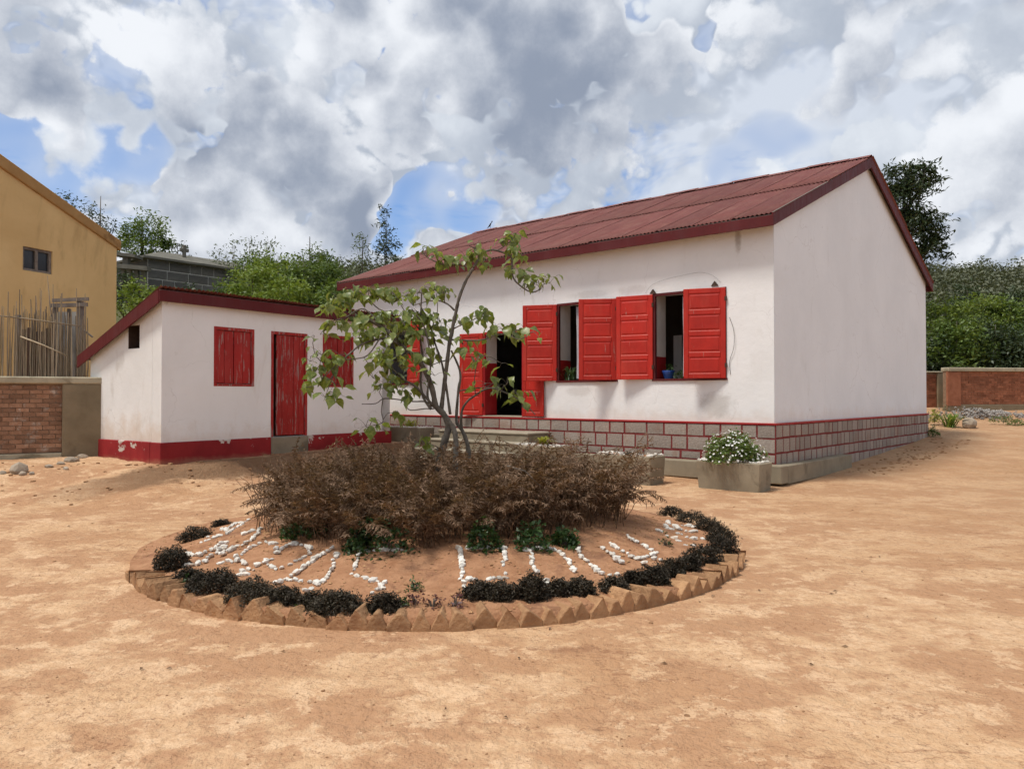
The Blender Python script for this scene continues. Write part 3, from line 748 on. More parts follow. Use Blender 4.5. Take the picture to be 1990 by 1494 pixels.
# ------------------------------------------------------------------ small shed
SLn, SD = 5.72, 2.46
shed = empty('shed', SO, SA, 'small white shed with sloping roof, red band, plank door and closed red shutters', 'shed')
def srz(y): return 3.36 - 0.40 * y
VENT = (0.72, 1.10, 2.42, 2.84)
holes = [(1.03, 1.92, 1.74, 2.86), (2.32, 3.24, 0.735, 2.86), (3.66, 4.55, 1.75, 2.88)]
m = MB(); wall_with_holes(m, 0, SLn, 0.73, srz(0) - 0.04, 0, 0.3, holes); m.build('front_wall', 'plaster_shed', shed)
m = MB()                                        # left side wall with the vent hole
ys = [0.0, VENT[0], VENT[1], SD]
for xw, back in ((0.003, False), (0.28, True)):
    for a, b in zip(ys[:-1], ys[1:]):
        parts = [(0.73, 0.73, srz(a) - 0.05, srz(b) - 0.05)] if a != VENT[0] else [(0.73, 0.73, VENT[2], VENT[2]), (VENT[3], VENT[3], srz(a) - 0.05, srz(b) - 0.05)]
        for (za, zb, zc, zd) in parts:
            q = [(xw, a, za), (xw, b, zb), (xw, b, zd), (xw, a, zc)]
            m.add(q, [(3, 2, 1, 0) if not back else (0, 1, 2, 3)])
m.build('side_wall', 'plaster_weathered', shed)
m = MB()
for a, b in (((VENT[0], VENT[2]), (VENT[1], VENT[2])), ((VENT[1], VENT[2]), (VENT[1], VENT[3])), ((VENT[1], VENT[3]), (VENT[0], VENT[3])), ((VENT[0], VENT[3]), (VENT[0], VENT[2]))):
    m.add([(0.003, a[0], a[1]), (0.28, a[0], a[1]), (0.28, b[0], b[1]), (0.003, b[0], b[1])], [(0, 1, 2, 3)])
m.build('vent', 'dark_wood', shed)  # sides of the hole coloured dark, standing in for the shade inside

m = MB(); m.prism([(SLn - 0.003, 0, 0.73), (SLn - 0.003, SD, 0.73), (SLn - 0.003, SD, srz(SD) - 0.05), (SLn - 0.003, 0, srz(0) - 0.05)], (-0.25, 0, 0)); m.build('side_wall', 'plaster_weathered', shed)
m = MB(); m.box(0.28, SLn - 0.26, SD - 0.25, SD, 0.73, srz(SD) - 0.05); m.build('back_wall', 'plaster_shed', shed)
m = MB(); m.box(0.29, SLn - 0.27, 0.31, SD - 0.26, 0.6, 0.72); m.build('floor', 'interior_floor', shed)
m = MB()
m.box(-0.035, 2.31, -0.035, 0.3, 0.05, 0.735); m.box(3.25, SLn + 0.03, -0.035, 0.3, 0.05, 0.735)
m.box(-0.0352, 0.3, 0.3, SD + 0.02, 0.05, 0.74); m.box(SLn - 0.27, SLn + 0.0302, 0.3, SD + 0.02, 0.05, 0.735); m.box(0.3, SLn - 0.27, SD - 0.27, SD + 0.02, 0.05, 0.735)
m.build('painted_base', 'red_plinth', shed, bevel=0.012)
m = MB(); m.box(2.311, 3.249, -0.05, 0.3, 0.05, 0.725); m.build('doorstep', 'concrete', shed, bevel=0.02)
def plank_panel(x0, x1, z0, z1, n, gapx=0.006, name='plank', parent=shed, y=0.07, depth=0.03, seed=0):
    r_ = random.Random(seed); xs = [x0 + (x1 - x0) * i / n + (r_.uniform(-0.012, 0.012) if 0 < i < n else 0) for i in range(n + 1)]
    for a, b in zip(xs[:-1], xs[1:]):
        dy = r_.uniform(-0.006, 0.006)
        m = MB(); m.box(a + gapx / 2, b - gapx / 2, y + dy, y + depth + dy, z0 + r_.uniform(0, 0.01), z1 - r_.uniform(0, 0.006))
        m.build(name, 'red_shed_paint', parent, bevel=0.003)
for i, (a, b, s, e) in enumerate(holes):
    fr = MB(); w = 0.06
    fr.box(a, a + w, -0.008, 0.1, s, e).box(b - w, b, -0.008, 0.1, s, e); fr.box(a + w, b - w, -0.006, 0.098, e - w, e)
    if i != 1: fr.box(a + w, b - w, -0.006, 0.098, s, s + 0.045)
    f_ = fr.build('door_frame' if i == 1 else 'shutter_frame', 'red_shed_paint', shed, bevel=0.004)
    if i == 1:                                  # door stands ajar
        dr = empty('door', (0, 0, 0)); dr.parent = shed; dr.location = (b - w - 0.004, 0.02, 0); dr.rotation_euler = (0, 0, R(-7))
        bpy.data.objects.remove(dr)
        d_ = MB(); wd = b - a - 2 * w - 0.07
        for zz in (s + 0.25, s + 1.0, s + 1.75): d_.box(-wd + 0.03, -0.03, 0.031, 0.055, zz, zz + 0.1)
        door = d_.build('door', 'red_shed_paint', shed); door.location = (b - w - 0.004, 0.025, 0); door.rotation_euler = (0, 0, R(3))
        plank_panel(-wd, -0.002, s + 0.02, e - w - 0.01, 5, parent=door, y=0.0, seed=5)
    else:
        plank_panel(a + w + 0.003, (a + b) / 2 - 0.006, s + 0.05, e - w - 0.005, 2, seed=i * 3 + 1, y=0.025)
        plank_panel((a + b) / 2 + 0.006, b - w - 0.003, s + 0.05, e - w - 0.005, 2, seed=i * 3 + 2, y=0.02)
    MB().box(a + w, b - w, 0.16, 0.2, s, e - w).build('backing', 'dark_wood', shed)
# shed roof
sl2 = math.atan(0.40); SRL = (SD + 0.42) / math.cos(sl2)
ssheet = [corrugated(0.80, SRL, 0.084, 0.012, 30 + s) for s in range(3)]
for c in range(8):
    x = -0.12 + c * 0.755
    inst('roof_sheet', rsr.choice(ssheet), shed, (x + 0.80, SD + 0.26, srz(SD + 0.26) + 0.045 + (c % 2) * 0.006), (sl2, 0, PI + rsr.uniform(-0.004, 0.004)))
m = MB(); pts = [(-0.10, -0.10, srz(-0.10) - 0.02), (SLn + 0.2, -0.10, srz(-0.10) - 0.02), (SLn + 0.2, SD + 0.24, srz(SD + 0.24) - 0.02), (-0.10, SD + 0.24, srz(SD + 0.24) - 0.02)]
m.prism(pts, (0, 0, 0.03)); m.build('roof_deck', 'dark_wood', shed)
m = MB(); m.box(-0.13, SLn + 0.24, -0.135, -0.107, 3.205, 3.405); m.build('fascia', 'red_fascia', shed, bevel=0.004)
for x in (-0.135, SLn + 0.242):
    m = MB(); m.prism([(x, -0.105, 3.18), (x, SD + 0.25, srz(SD + 0.25) - 0.17), (x, SD + 0.25, srz(SD + 0.25) + 0.05), (x, -0.105, 3.40 )][::-1], (0.03, 0, 0)); m.build('barge_board', 'red_fascia', shed)

# ------------------------------------------------------------------ brick yard wall on the left, with its coping
def brick_wall(name, origin, rz, length, z0, z1, bl, bh, joint, brickmat, label, pillar=None, foot=0.1, cop=0.13, group=None, thick=0.24, backmat='mortar'):
    w = empty(name, origin, rz, label, 'wall', group)
    MB().box(0, length, 0.012, thick, z0 - 0.6, z1 - cop).build('core', backmat, w)
    MB().box(-0.03, length + 0.03, -0.09, thick + 0.08, z1 - cop, z1).build('coping', 'coping', w, bevel=0.02)
    MB().box(0, length, -0.05, 0.011, z0 - 0.6, z0 - 0.002).build('footing', 'wall_render', w, bevel=0.01)
    r_ = random.Random(3); me = MB().box(-0.5, 0.5, 0, 0.03, -0.5, 0.5).mesh('brick', brickmat)
    row = 0; z = z0 + 0.01; n = 0
    x_end = length if pillar is None else pillar[0]
    x_start = 0.0
    while z + bh < z1 - cop - 0.002:
        x = x_start - (bl / 2 if row % 2 else 0)
        while x < x_end - 0.02:
            a, b = max(x, x_start), min(x + bl, x_end)
            if b - a > 0.04:
                inst('brick', me, w, ((a + b) / 2, r_.uniform(-0.008, 0.006), z + bh / 2), (r_.uniform(-.01, .01), r_.uniform(-.012, .012), 0), (b - a - joint, 1, bh - joint)); n += 1
            x += bl
        z += bh; row += 1
    if pillar:
        MB().box(pillar[0], pillar[1], -0.075, 0.011, z0 - 0.6, z1 - cop).build('pillar', 'wall_render', w, bevel=0.02)
        MB().box(0, pillar[0], -0.07, -0.002, z0 - 0.12, z0 - 0.005).build('ledge', 'coping', w, bevel=0.01)
    return w
LW1 = at(199, 740, 14.75); lw_dir = math.atan2(0.47, 0.88)
lw_len = 3.6
lo = Vector((LW1.x, LW1.y, 0)) - Vector((math.cos(lw_dir), math.sin(lw_dir), 0)) * lw_len
brick_wall('yard_wall', lo, lw_dir, lw_len, 0.50, 1.915, 0.21, 0.083, 0.012, 'brick', 'brown brick yard wall with rendered end pillar beside the white shed', (lw_len - 0.66, lw_len))

# ------------------------------------------------------------------ brick walls at the far right
rw = at(1842, 800, 28.0)
brick_wall('yard_wall', (rw.x, rw.y, 0), R(9), 4.4, 1.25, 2.60, 0.24, 0.085, 0.01, 'brick_far', 'red brick boundary wall with pale coping at the right edge', None, cop=0.14)
m = MB(); m.box(-0.06, 0.5, -0.06, 0.011, 1.2, 2.44); pl = m.build('pier', 'brick_far', bpy.data.objects['yard_wall.001'], bevel=0.01)
rw2 = at(1796, 800, 29.2)
brick_wall('yard_wall', (rw2.x - 1.2, rw2.y, 0), R(4), 2.25, 1.1, 2.50, 0.24, 0.085, 0.01, 'brick_far', 'lower grey and brick wall stub just behind the white gable', (1.75, 2.25), cop=0.05)

# ------------------------------------------------------------------ yellow building behind the shed
yc = at(227, 470, 24.0)
YA = math.atan2(0.94, 0.342)
yb = empty('yellow_building', (yc.x, yc.y, 0), YA + PI, 'tall ochre yellow building with sloping roof edge and small window', 'building')
# local x runs along the gable wall towards the camera, outer face at y = 0 (towards the yard)
ez, sl3, YL, YDp = 6.25, 0.40, 10.0, 9.0
WN = (2.22, 3.12, 5.02, 5.68)
m = MB(); pk = YL / 2
def yz(x): return ez + sl3 * min(x, YL - x)
xs_ = sorted({0, WN[0], WN[1], pk, YL})
for a, b in zip(xs_[:-1], xs_[1:]):
    segs = [(-0.5, -0.5, yz(a), yz(b))]
    if a == WN[0]: segs = [(-0.5, -0.5, WN[2], WN[2]), (WN[3], WN[3], yz(a), yz(b))]
    for za, zb, zc, zd in segs:
        m.add([(a, 0, za), (b, 0, zb), (b, 0, zd), (a, 0, zc)], [(0, 1, 2, 3), ])
a, b, s, e = WN
m.add([(a, 0, s), (b, 0, s), (b, 0, e), (a, 0, e), (a, -0.2, s), (b, -0.2, s), (b, -0.2, e), (a, -0.2, e)], [(0, 1, 5, 4), (1, 2, 6, 5), (2, 3, 7, 6), (3, 0, 4, 7)])
m.add([(0, 0, -0.5), (0, -YDp, -0.5), (0, -YDp, ez), (0, 0, ez)], [(0, 1, 2, 3)])
m.add([(YL, 0, -0.5), (YL, -YDp, -0.5), (YL, -YDp, ez), (YL, 0, ez)], [(3, 2, 1, 0)])
m.add([(0, -YDp, -0.5), (YL, -YDp, -0.5), (YL, -YDp, ez), (pk, -YDp, ez + sl3 * pk), (0, -YDp, ez)], [(4, 3, 2, 1, 0)])
m.build('wall', 'yellow_plaster', yb)
m = MB(); m.prism([(-0.12, 0.07, ez - 0.13), (pk, 0.07, ez + sl3 * pk - 0.13), (pk, 0.07, ez + sl3 * pk + 0.22), (-0.12, 0.07, ez + 0.17)], (0, -YDp - 0.1, 0)); m.build('roof_slab', 'yellow_trim', yb, bevel=0.02)
m = MB(); m.prism([(pk, 0.07, ez + sl3 * pk - 0.13), (YL + 0.12, 0.07, ez - 0.13), (YL + 0.12, 0.07, ez + 0.17), (pk, 0.07, ez + sl3 * pk + 0.22)], (0, -YDp - 0.1, 0)); m.build('roof_slab', 'yellow_trim', yb)
wn = MB(); w = 0.07
wn.box(a, b, -0.13, -0.05, e - w, e).box(a, b, -0.13, -0.05, s, s + w).box(a, a + w, -0.131, -0.051, s + w, e - w).box(b - w, b, -0.131, -0.051, s + w, e - w).box((a + b) / 2 - 0.04, (a + b) / 2 + 0.04, -0.132, -0.052, s + w, e - w)
wf = wn.build('window', 'grey_wood', yb)
for q0, q1 in ((a + w, (a + b) / 2 - 0.04), ((a + b) / 2 + 0.04, b - w)): MB().box(q0, q1, -0.12, -0.11, s + w, e - w).build('pane', 'window_glass', wf)
MB().box(a - 0.05, b + 0.05, -0.28, -0.21, s - 0.05, e + 0.05).build('window_back', 'dark_wood', yb)

# ------------------------------------------------------------------ reed fence and hut frame behind the left wall
rf = empty('reed_fence', (0, 0, 0), 0, 'dry reed fence with thin grey canes standing behind the left brick wall', 'fence')
fy = 15.6
me_reed = [MB().tube([(0, 0, 0), (0.012, 0.0, 0.5), (-0.006, 0, 1.0)], [0.009, 0.0085, 0.005], 5).mesh('reed', 'reed') for _ in range(1)] + \
          [MB().tube([(0, 0, 0), (-0.014, 0.0, 0.4), (0.01, 0, 1.0)], [0.009, 0.008, 0.005], 5).mesh('reed', 'reed')]
rr = random.Random(9)
px = -60.0
while px < 166:
    y = fy - 0.0025 * (px - 60) * -1
    p = at(px, 729, y); top = at(px, rr.uniform(592, 622), y).z
    if px > 105: top = at(px, rr.uniform(588, 640), y).z
    if rr.random() < 0.12: top += rr.uniform(0.1, 0.45)
    inst('reed', rr.choice(me_reed), rf, (p.x, p.y + rr.uniform(-0.05, 0.05), p.z - 0.5), (rr.uniform(-0.02, 0.02), rr.uniform(-0.028, 0.028), rr.uniform(0, 6)), (rr.uniform(1.1, 2.0), rr.uniform(1.1, 2.0), top - p.z + 0.5))
    px += rr.uniform(1.5, 2.6) if px > 30 else rr.uniform(2.8, 5)
for (a, b, c, d) in ((-60, 607, 158, 634), (40, 654, 132, 692)):
    MB().tube([at(a, b, fy - 0.12), at((a + c) / 2, (b + d) / 2 - 1.5, fy - 0.08), at(c, d, fy - 0.08)], [0.016, 0.014, 0.011], 6).build('rail', 'reed', rf, smooth=True)
for q in ((78, 560, 74), (92, 536, 108), (70, 575, 72), (103, 552, 100), (60, 590, 64)):
    MB().tube([at(q[2], 729, fy + 0.1), at((q[0] + q[2]) / 2 + 2, 640, fy + 0.12), at(q[0], q[1], fy + 0.1)], [0.016, 0.012, 0.004], 5).build('branch', 'grey_wood', rf, smooth=True)
hut = empty('lean_to', (0, 0, 0), 0, 'rough wooden lean-to of weathered posts and boards against the yellow building', 'hut')
hy = 16.3
for i, (px, t_, wd) in enumerate(((36, 612, 0.09), (106, 590, 0.08), (158, 586, 0.1), (132, 600, 0.05))):
    a, b = at(px, 760, hy), at(px + (2 if i % 2 else -1), t_, hy); MB().bar(a, b, wd, wd).build('post', 'grey_wood', hut)
for (x0, y0, x1, y1, h_) in ((102, 584, 172, 581, 0.07), (100, 594, 170, 592, 0.08)):
    MB().bar(at(x0, y0, hy - 0.07), at(x1, y1, hy - 0.07), 0.05, h_).build('board', 'grey_wood', hut)
p0, p1 = at(108, 760, hy + 0.1), at(150, 606, hy + 0.1)
MB().box(p0.x, p1.x, hy + 0.08, hy + 0.11, p0.z, p1.z).build('sheet', 'shack_sheet', hut)
p0, p1 = at(34, 760, hy + 0.3), at(162, 640, hy + 0.3)
for i in range(7):
    x0 = p0.x + (p1.x - p0.x) * i / 7; x1 = p0.x + (p1.x - p0.x) * (i + 1) / 7 - 0.02
    MB().box(x0, x1, hy + 0.28 + 0.01 * (i % 2), hy + 0.31 + 0.01 * (i % 2), p0.z, p1.z + 0.05 * math.sin(i * 2.3)).build('board', 'dark_wood', hut)
MB().bar(at(158, 638, hy - 0.1), at(180, 655, hy - 0.15), 0.03, 0.03).build('brace', 'grey_wood', hut)

# ------------------------------------------------------------------ stone tomb on the slope
tc = at(287, 520, 42.0); TA = R(52)
tomb = empty('stone_tomb', (tc.x, tc.y, 0), TA, 'grey stone block tomb with low hipped roof on the slope', 'tomb')
z0, z1, tl, td = 6.4, 9.05, 8.4, 4.6
MB().box(0, tl, 0, td, z0 - 2, z1).build('wall', 'tomb_joint', tomb)
r_ = random.Random(2); bm_ = MB().box(-0.5, 0.5, 0, 0.05, -0.5, 0.5).mesh('block', 'tomb_block')
z = z1 - 0.52; row = 0
while z > z0 - 0.3:
    x = -0.001
    while x < tl - 0.05:
        w = min(r_.uniform(0.7, 1.25), tl - x)
        if tl - x - w < 0.25: w = tl - x
        inst('block', bm_, tomb, (x + w / 2, -0.04, z + 0.26), (0, 0, 0), (w - 0.05, 1, 0.47)); x += w
    y = 0.0
    while y < td - 0.05:
        w = min(r_.uniform(0.7, 1.2), td - y)
        if td - y - w < 0.25: w = td - y
        inst('block', bm_, tomb, (-0.04, y + w / 2, z + 0.26), (0, 0, -PI / 2), (w - 0.05, 1, 0.47)); y += w
    z -= 0.52; row += 1
ov = 0.45; ridge = 0.85
v = [(-ov, -ov, z1), (tl + ov, -ov, z1), (tl + ov, td + ov, z1), (-ov, td + ov, z1), (1.9, td / 2, z1 + ridge), (tl - 1.9, td / 2, z1 + ridge)]
vv = [(a_, b_, c_ + 0.12) for a_, b_, c_ in v]; vb = [(a_, b_, c_) for a_, b_, c_ in v[:4]]
m = MB(); m.add(vv + vb, [(0, 1, 5, 4), (1, 2, 5), (2, 3, 4, 5), (3, 0, 4), (6, 7, 1, 0), (7, 8, 2, 1), (8, 9, 3, 2), (9, 6, 0, 3), (9, 8, 7, 6)])
m.build('roof', 'tomb_roof', tomb)
m = MB(); cx, cz = 2.75, z1 + ridge * 0.85; m.box(cx - 0.09, cx + 0.09, td / 2 - 1.2, td / 2 - 1.02, cz - 0.3, cz + 0.62); m.box(cx - 0.27, cx + 0.27, td / 2 - 1.19, td / 2 - 1.03, cz + 0.22, cz + 0.42)
m.build('cross', 'tomb_roof', tomb, bevel=0.03)
an = empty('stone_terrace', (0, 0, 0), 0, 'low dark stone side structure with pillars left of the tomb', 'terrace')
for i, px in enumerate((240, 252, 266, 280)):
    a, b = at(px, 600, 40.5), at(px, 520 + i, 40.5); MB().bar(a, b, 0.22, 0.22).build('pillar', 'tomb_roof', an)
a, b = at(226, 517, 40.3), at(290, 523, 40.3); MB().bar(a, b, 0.5, 0.22).build('slab', 'tomb_roof', an)
a, b = at(226, 495, 40.9), at(270, 500, 40.9); MB().bar(a, b, 0.9, 0.16).build('slab', 'tomb_roof', an)
a, b = at(246, 520, 40.9), at(246, 500, 40.9); MB().bar(a, b, 0.3, 0.3).build('pillar', 'tomb_roof', an)

# ------------------------------------------------------------------ flower bed
BC, BR = Vector((-0.71, 8.10, 0)), 3.0
bed = empty('flower_bed', BC, 0, 'round flower bed mound edged with slanted bricks in the yard', 'flower bed')
def bed_z(r): return 0.078 + 0.035 * float(sst(2.92, 2.6, r)) + 0.21 * float(sst(2.85, 1.5, r)) + 0.05 * float(sst(1.6, 0.4, r))
V = []; F = []; nr, na = 30, 140
for i in range(nr + 1):
    r = (BR - 0.045) * i / nr
    for k in range(na):
        th = 2 * PI * k / na; x, y = r * math.cos(th), r * math.sin(th)
        V.append((x, y, bed_z(r) + 0.05 * float(fbm(x, y, 2.2, 4, 31)) + 0.03 * float(fbm(x, y, 9, 2, 33))))
for k in range(na):
    th = 2 * PI * k / na; V.append(((BR - 0.03) * math.cos(th), (BR - 0.03) * math.sin(th), -0.08))
for i in range(nr + 1):
    for k in range(na): F.append((i * na + k, (i + 1) * na + k, (i + 1) * na + (k + 1) % na, i * na + (k + 1) % na))
link(bpy.data.objects.new('soil', npmesh('soil', V, F, 'bed_soil', True)), bed)
def crumbs():
    m = MB(); r_ = random.Random(61); base = MB()
    oct_v = [Vector(q) for q in ((1, 0, 0), (0, 1, 0), (-1, 0, 0), (0, -1, 0), (0, 0, 1), (0, 0, -1))]; oct_f = [(0, 1, 4), (1, 2, 4), (2, 3, 4), (3, 0, 4), (1, 0, 5), (2, 1, 5), (3, 2, 5), (0, 3, 5)]
    for k in range(2600):
        th = r_.uniform(PI * 0.85, PI * 2.15); r = r_.uniform(1.5, 2.93); s_ = r_.uniform(0.004, 0.013) * (2.0 if r_.random() < 0.05 else 1)
        x, y = r * math.cos(th), r * math.sin(th)
        M = Matrix.Translation((x, y, bed_z(r) + 0.05 * float(fbm(x, y, 2.2, 4, 31)) + 0.03 * float(fbm(x, y, 9, 2, 33)) + s_ * 0.2)) @ Matrix.Rotation(r_.uniform(0, 6), 4, 'Z') @ Matrix.Diagonal((r_.uniform(0.8, 1.6), r_.uniform(0.8, 1.2), r_.uniform(0.5, 0.9), 1))
        m.add([M @ (v_ * s_) for v_ in oct_v], oct_f)
    return m
tag(crumbs().build('soil_crumbs', 'kerb_brick', bed), kind='stuff')
def kerb(seed):
    r_ = random.Random(seed); j = lambda a=0.008: r_.uniform(-a, a)
    h = 0.0735
    f = [(0, -h * 1.03 + j(0.006), -0.06), (0, h * 1.03 + j(0.006), -0.06), (0, h * 0.99 + j(0.005), 0.040 + j(0.014)), (0, h * 0.14 + j(0.022), 0.130 + j(0.012)), (0, -h * 0.12 + j(0.016), 0.128 + j(0.012)), (0, -h * 0.99 + j(0.005), 0.036 + j(0.014))]
    L = 0.19 + r_.uniform(0, 0.05)
    n = len(f); vs = [(q[0] + j(0.006), q[1], q[2]) for q in f] + [(-L, q[1] * 0.94 + j(0.006), q[2] - 0.012 + j(0.006)) for q in f]
    fs = [tuple(range(n)), tuple(reversed(range(n, 2 * n)))] + [(i, i + n, (i + 1) % n + n, (i + 1) % n) for i in range(n)]
    mb = MB(); mb.add(vs, fs); return mb.mesh('brick', 'kerb_brick')
KB = [kerb(s) for s in range(22)]; rk = random.Random(21); NB = 129
th = 0.0; ths = [rk.uniform(0.78, 1.24) for _ in range(NB)]; sc = 2 * PI / sum(ths)
for q in ths:
    w = q * sc; a_ = th + w / 2; th += w
    x, y = BC.x + BR * math.cos(a_), BC.y + BR * math.sin(a_)
    dr = rk.uniform(-0.02, 0.02)
    o = inst('brick', rk.choice(KB), bed, ((BR + dr) * math.cos(a_), (BR + dr) * math.sin(a_), gz1((x, y)) + rk.uniform(-0.018, 0.008) - 0.14 * float(sst(-0.66, -0.38, math.sin(a_)) if math.cos(a_) < 0 else sst(-0.36, -0.08, math.sin(a_)))), (rk.uniform(-0.24, 0.24), rk.uniform(-0.07, 0.07), a_ + rk.uniform(-0.06, 0.06)), (1, w * BR / 0.143, rk.uniform(0.86, 1.14)))
    b_ = o.modifiers.new('bevel', 'BEVEL'); b_.width = 0.012; b_.segments = 2
def on_bed(px, py):
    z = 0.2
    for _ in range(12):
        p = onz(px, py, z); z = bed_z((p.xy - BC.xy).length)
    return onz(px, py, z)

# white stones laid as lettering
def blobmesh(name, seed, material, n=1, amp=0.28):
    import bmesh
    bm = bmesh.new(); bmesh.ops.create_icosphere(bm, subdivisions=n, radius=1.0); r_ = random.Random(seed)
    for v_ in bm.verts: v_.co *= 1 + r_.uniform(-amp, amp)
    me = bpy.data.meshes.new(name); bm.to_mesh(me); bm.free(); me.materials.append(MATS[material]); return me
WS = [blobmesh('white_stone', s, 'white_stone', 1, 0.25) for s in range(9)]
def crop(x0, y0, lst): return [[(x0 + a / 6.219, y0 + b / 6.219) for a, b in pl_] for pl_ in lst]
LET = crop(340, 1000, [
    [(560, 190), (640, 200), (700, 150), (760, 110), (840, 100), (890, 80)], [(650, 230), (700, 190), (770, 160), (830, 120)],
    [(320, 350), (400, 310), (480, 285), (540, 265)], [(400, 280), (470, 270)],
    [(150, 485), (210, 495), (300, 495), (370, 460), (430, 430), (480, 425), (520, 385), (570, 350), (610, 340)],
    [(390, 525), (440, 500), (500, 470), (545, 430), (590, 400), (580, 480)], [(650, 440), (700, 420), (760, 385), (820, 375), (870, 330), (940, 300), (1000, 240), (1025, 180)],
    [(850, 240), (935, 205)], [(160, 620), (210, 610), (260, 600), (300, 575), (360, 570)], [(530, 600), (580, 590), (640, 570), (690, 575)],
    [(740, 520), (760, 560), (820, 570), (850, 605)], [(800, 490), (860, 440), (910, 410), (970, 385), (1030, 355), (1090, 330), (1140, 350), (1210, 360)],
    [(1220, 420), (1290, 420), (1350, 390), (1400, 365), (1460, 360), (1520, 375), (1580, 385), (1630, 420), (1620, 490), (1560, 530), (1500, 555), (1450, 570), (1380, 610), (1300, 645), (1210, 665), (1130, 610), (1090, 580), (1000, 620)],
    [(1240, 465)], [(1160, 545), (1100, 560)], [(760, 735), (800, 730), (870, 730)], [(830, 690), (900, 665), (940, 680)],
    [(1910, 410), (1850, 460), (1780, 505), (1690, 560), (1610, 610), (1520, 670), (1410, 740), (1370, 790)],
    [(1210, 825), (1270, 810), (1340, 790), (1400, 800), (1460, 790), (1520, 810), (1620, 825), (1690, 805), (1730, 850)],
    [(1970, 530), (1920, 590), (1905, 650), (1850, 730), (1790, 810), (1740, 850)], [(1590, 925), (1630, 910)]])
LET += crop(640, 1050, [[(380, 195), (460, 205), (550, 200), (620, 210), (700, 200), (780, 205), (860, 215)],
    [(375, 220), (340, 290), (310, 345), (285, 405), (340, 430), (440, 455), (510, 485), (590, 490), (665, 500), (640, 550), (650, 590), (590, 605), (530, 640)]])
LET += crop(880, 1030, [[(200, 295), (270, 265), (340, 280), (420, 285), (520, 270), (590, 275)],
    [(600, 290), (610, 345), (625, 390), (640, 420), (600, 465)], [(625, 520), (640, 570), (570, 575), (490, 580), (430, 590)], [(260, 585), (200, 580)],
    [(95, 315), (75, 370), (85, 425), (115, 485), (120, 525), (100, 575), (140, 620), (140, 680), (150, 720), (165, 775)],
    [(890, 325), (975, 300), (1060, 280), (1150, 270), (1220, 275), (1290, 300), (1365, 360), (1410, 415), (1440, 455), (1475, 510)],
    [(940, 335), (955, 385), (965, 440), (995, 480), (1030, 500)], [(1520, 250), (1530, 310), (1630, 385), (1670, 430), (1740, 500), (1800, 530), (1900, 548), (1980, 545)],
    [(1130, 620), (1140, 660)]])
LET += crop(1140, 980, [[(210, 540), (250, 575), (320, 620), (360, 670), (430, 700)],
    [(300, 480), (375, 540), (440, 575), (490, 600), (550, 640), (610, 665), (690, 650), (780, 620), (840, 590), (780, 555), (730, 530), (670, 490), (610, 460), (555, 430), (490, 385)],
    [(820, 665), (885, 675)], [(690, 715)], [(980, 215), (1000, 240)], [(960, 260), (970, 300), (1020, 310)], [(1070, 270), (1100, 305), (1140, 310)],
    [(1150, 265), (1220, 270), (1280, 285)], [(1200, 330), (1260, 335), (1320, 330)], [(1090, 360), (1150, 370)], [(1200, 405), (1280, 425)], [(1320, 420), (1400, 430)],
    [(1110, 455)], [(1190, 505), (1280, 510)], [(850, 320), (900, 335)], [(970, 385), (1050, 415)]])
lett = empty('stone_lettering', BC, 0, 'white stones laid out as lettering on the soil of the round bed', 'lettering')
rl = random.Random(5); allst = []
for pl_ in LET:
    pts = [on_bed(*q) for q in pl_]
    acc = []
    for a, b in zip(pts[:-1], pts[1:]):
        n = max(1, int(round((b - a).length / 0.054)))
        for i in range(n): acc.append((a.lerp(b, i / n), (b - a)))
    acc.append((pts[-1], (pts[-1] - pts[-2]) if len(pts) > 1 else Vector((1, 0, 0))))
    for p, d in acc:
        s_ = rl.uniform(0.014, 0.030)
        loc = Vector((p.x - BC.x + rl.uniform(-.008, .008), p.y - BC.y + rl.uniform(-.008, .008), bed_z((p.xy - BC.xy).length) + s_ * 0.42))
        rot = (rl.uniform(-.3, .3), rl.uniform(-.3, .3), math.atan2(d.y, d.x) + rl.uniform(-.5, .5)); scl = (s_ * rl.uniform(1.1, 1.8), s_ * rl.uniform(0.85, 1.15), s_ * rl.uniform(0.7, 1.0)); me = rl.choice(WS)
        allst.append((p.y, loc, rot, scl, me))
allst.sort(key=lambda e: -(e[3][0] * e[3][2]) / e[0] ** 2)
from mathutils import Euler
small = MB()
for i, (yy, loc, rot, scl, me) in enumerate(allst):
    if i < 300: inst('white_stone', me, lett, loc, rot, scl)
    else:
        M = Matrix.Translation(loc) @ Euler(rot).to_matrix().to_4x4() @ Matrix.Diagonal((*scl, 1))
        small.add([M @ v_.co for v_ in me.vertices], [tuple(p.vertices) for p in me.polygons])
if small.v: tag(small.build('small_stones', 'white_stone', lett), kind='stuff')

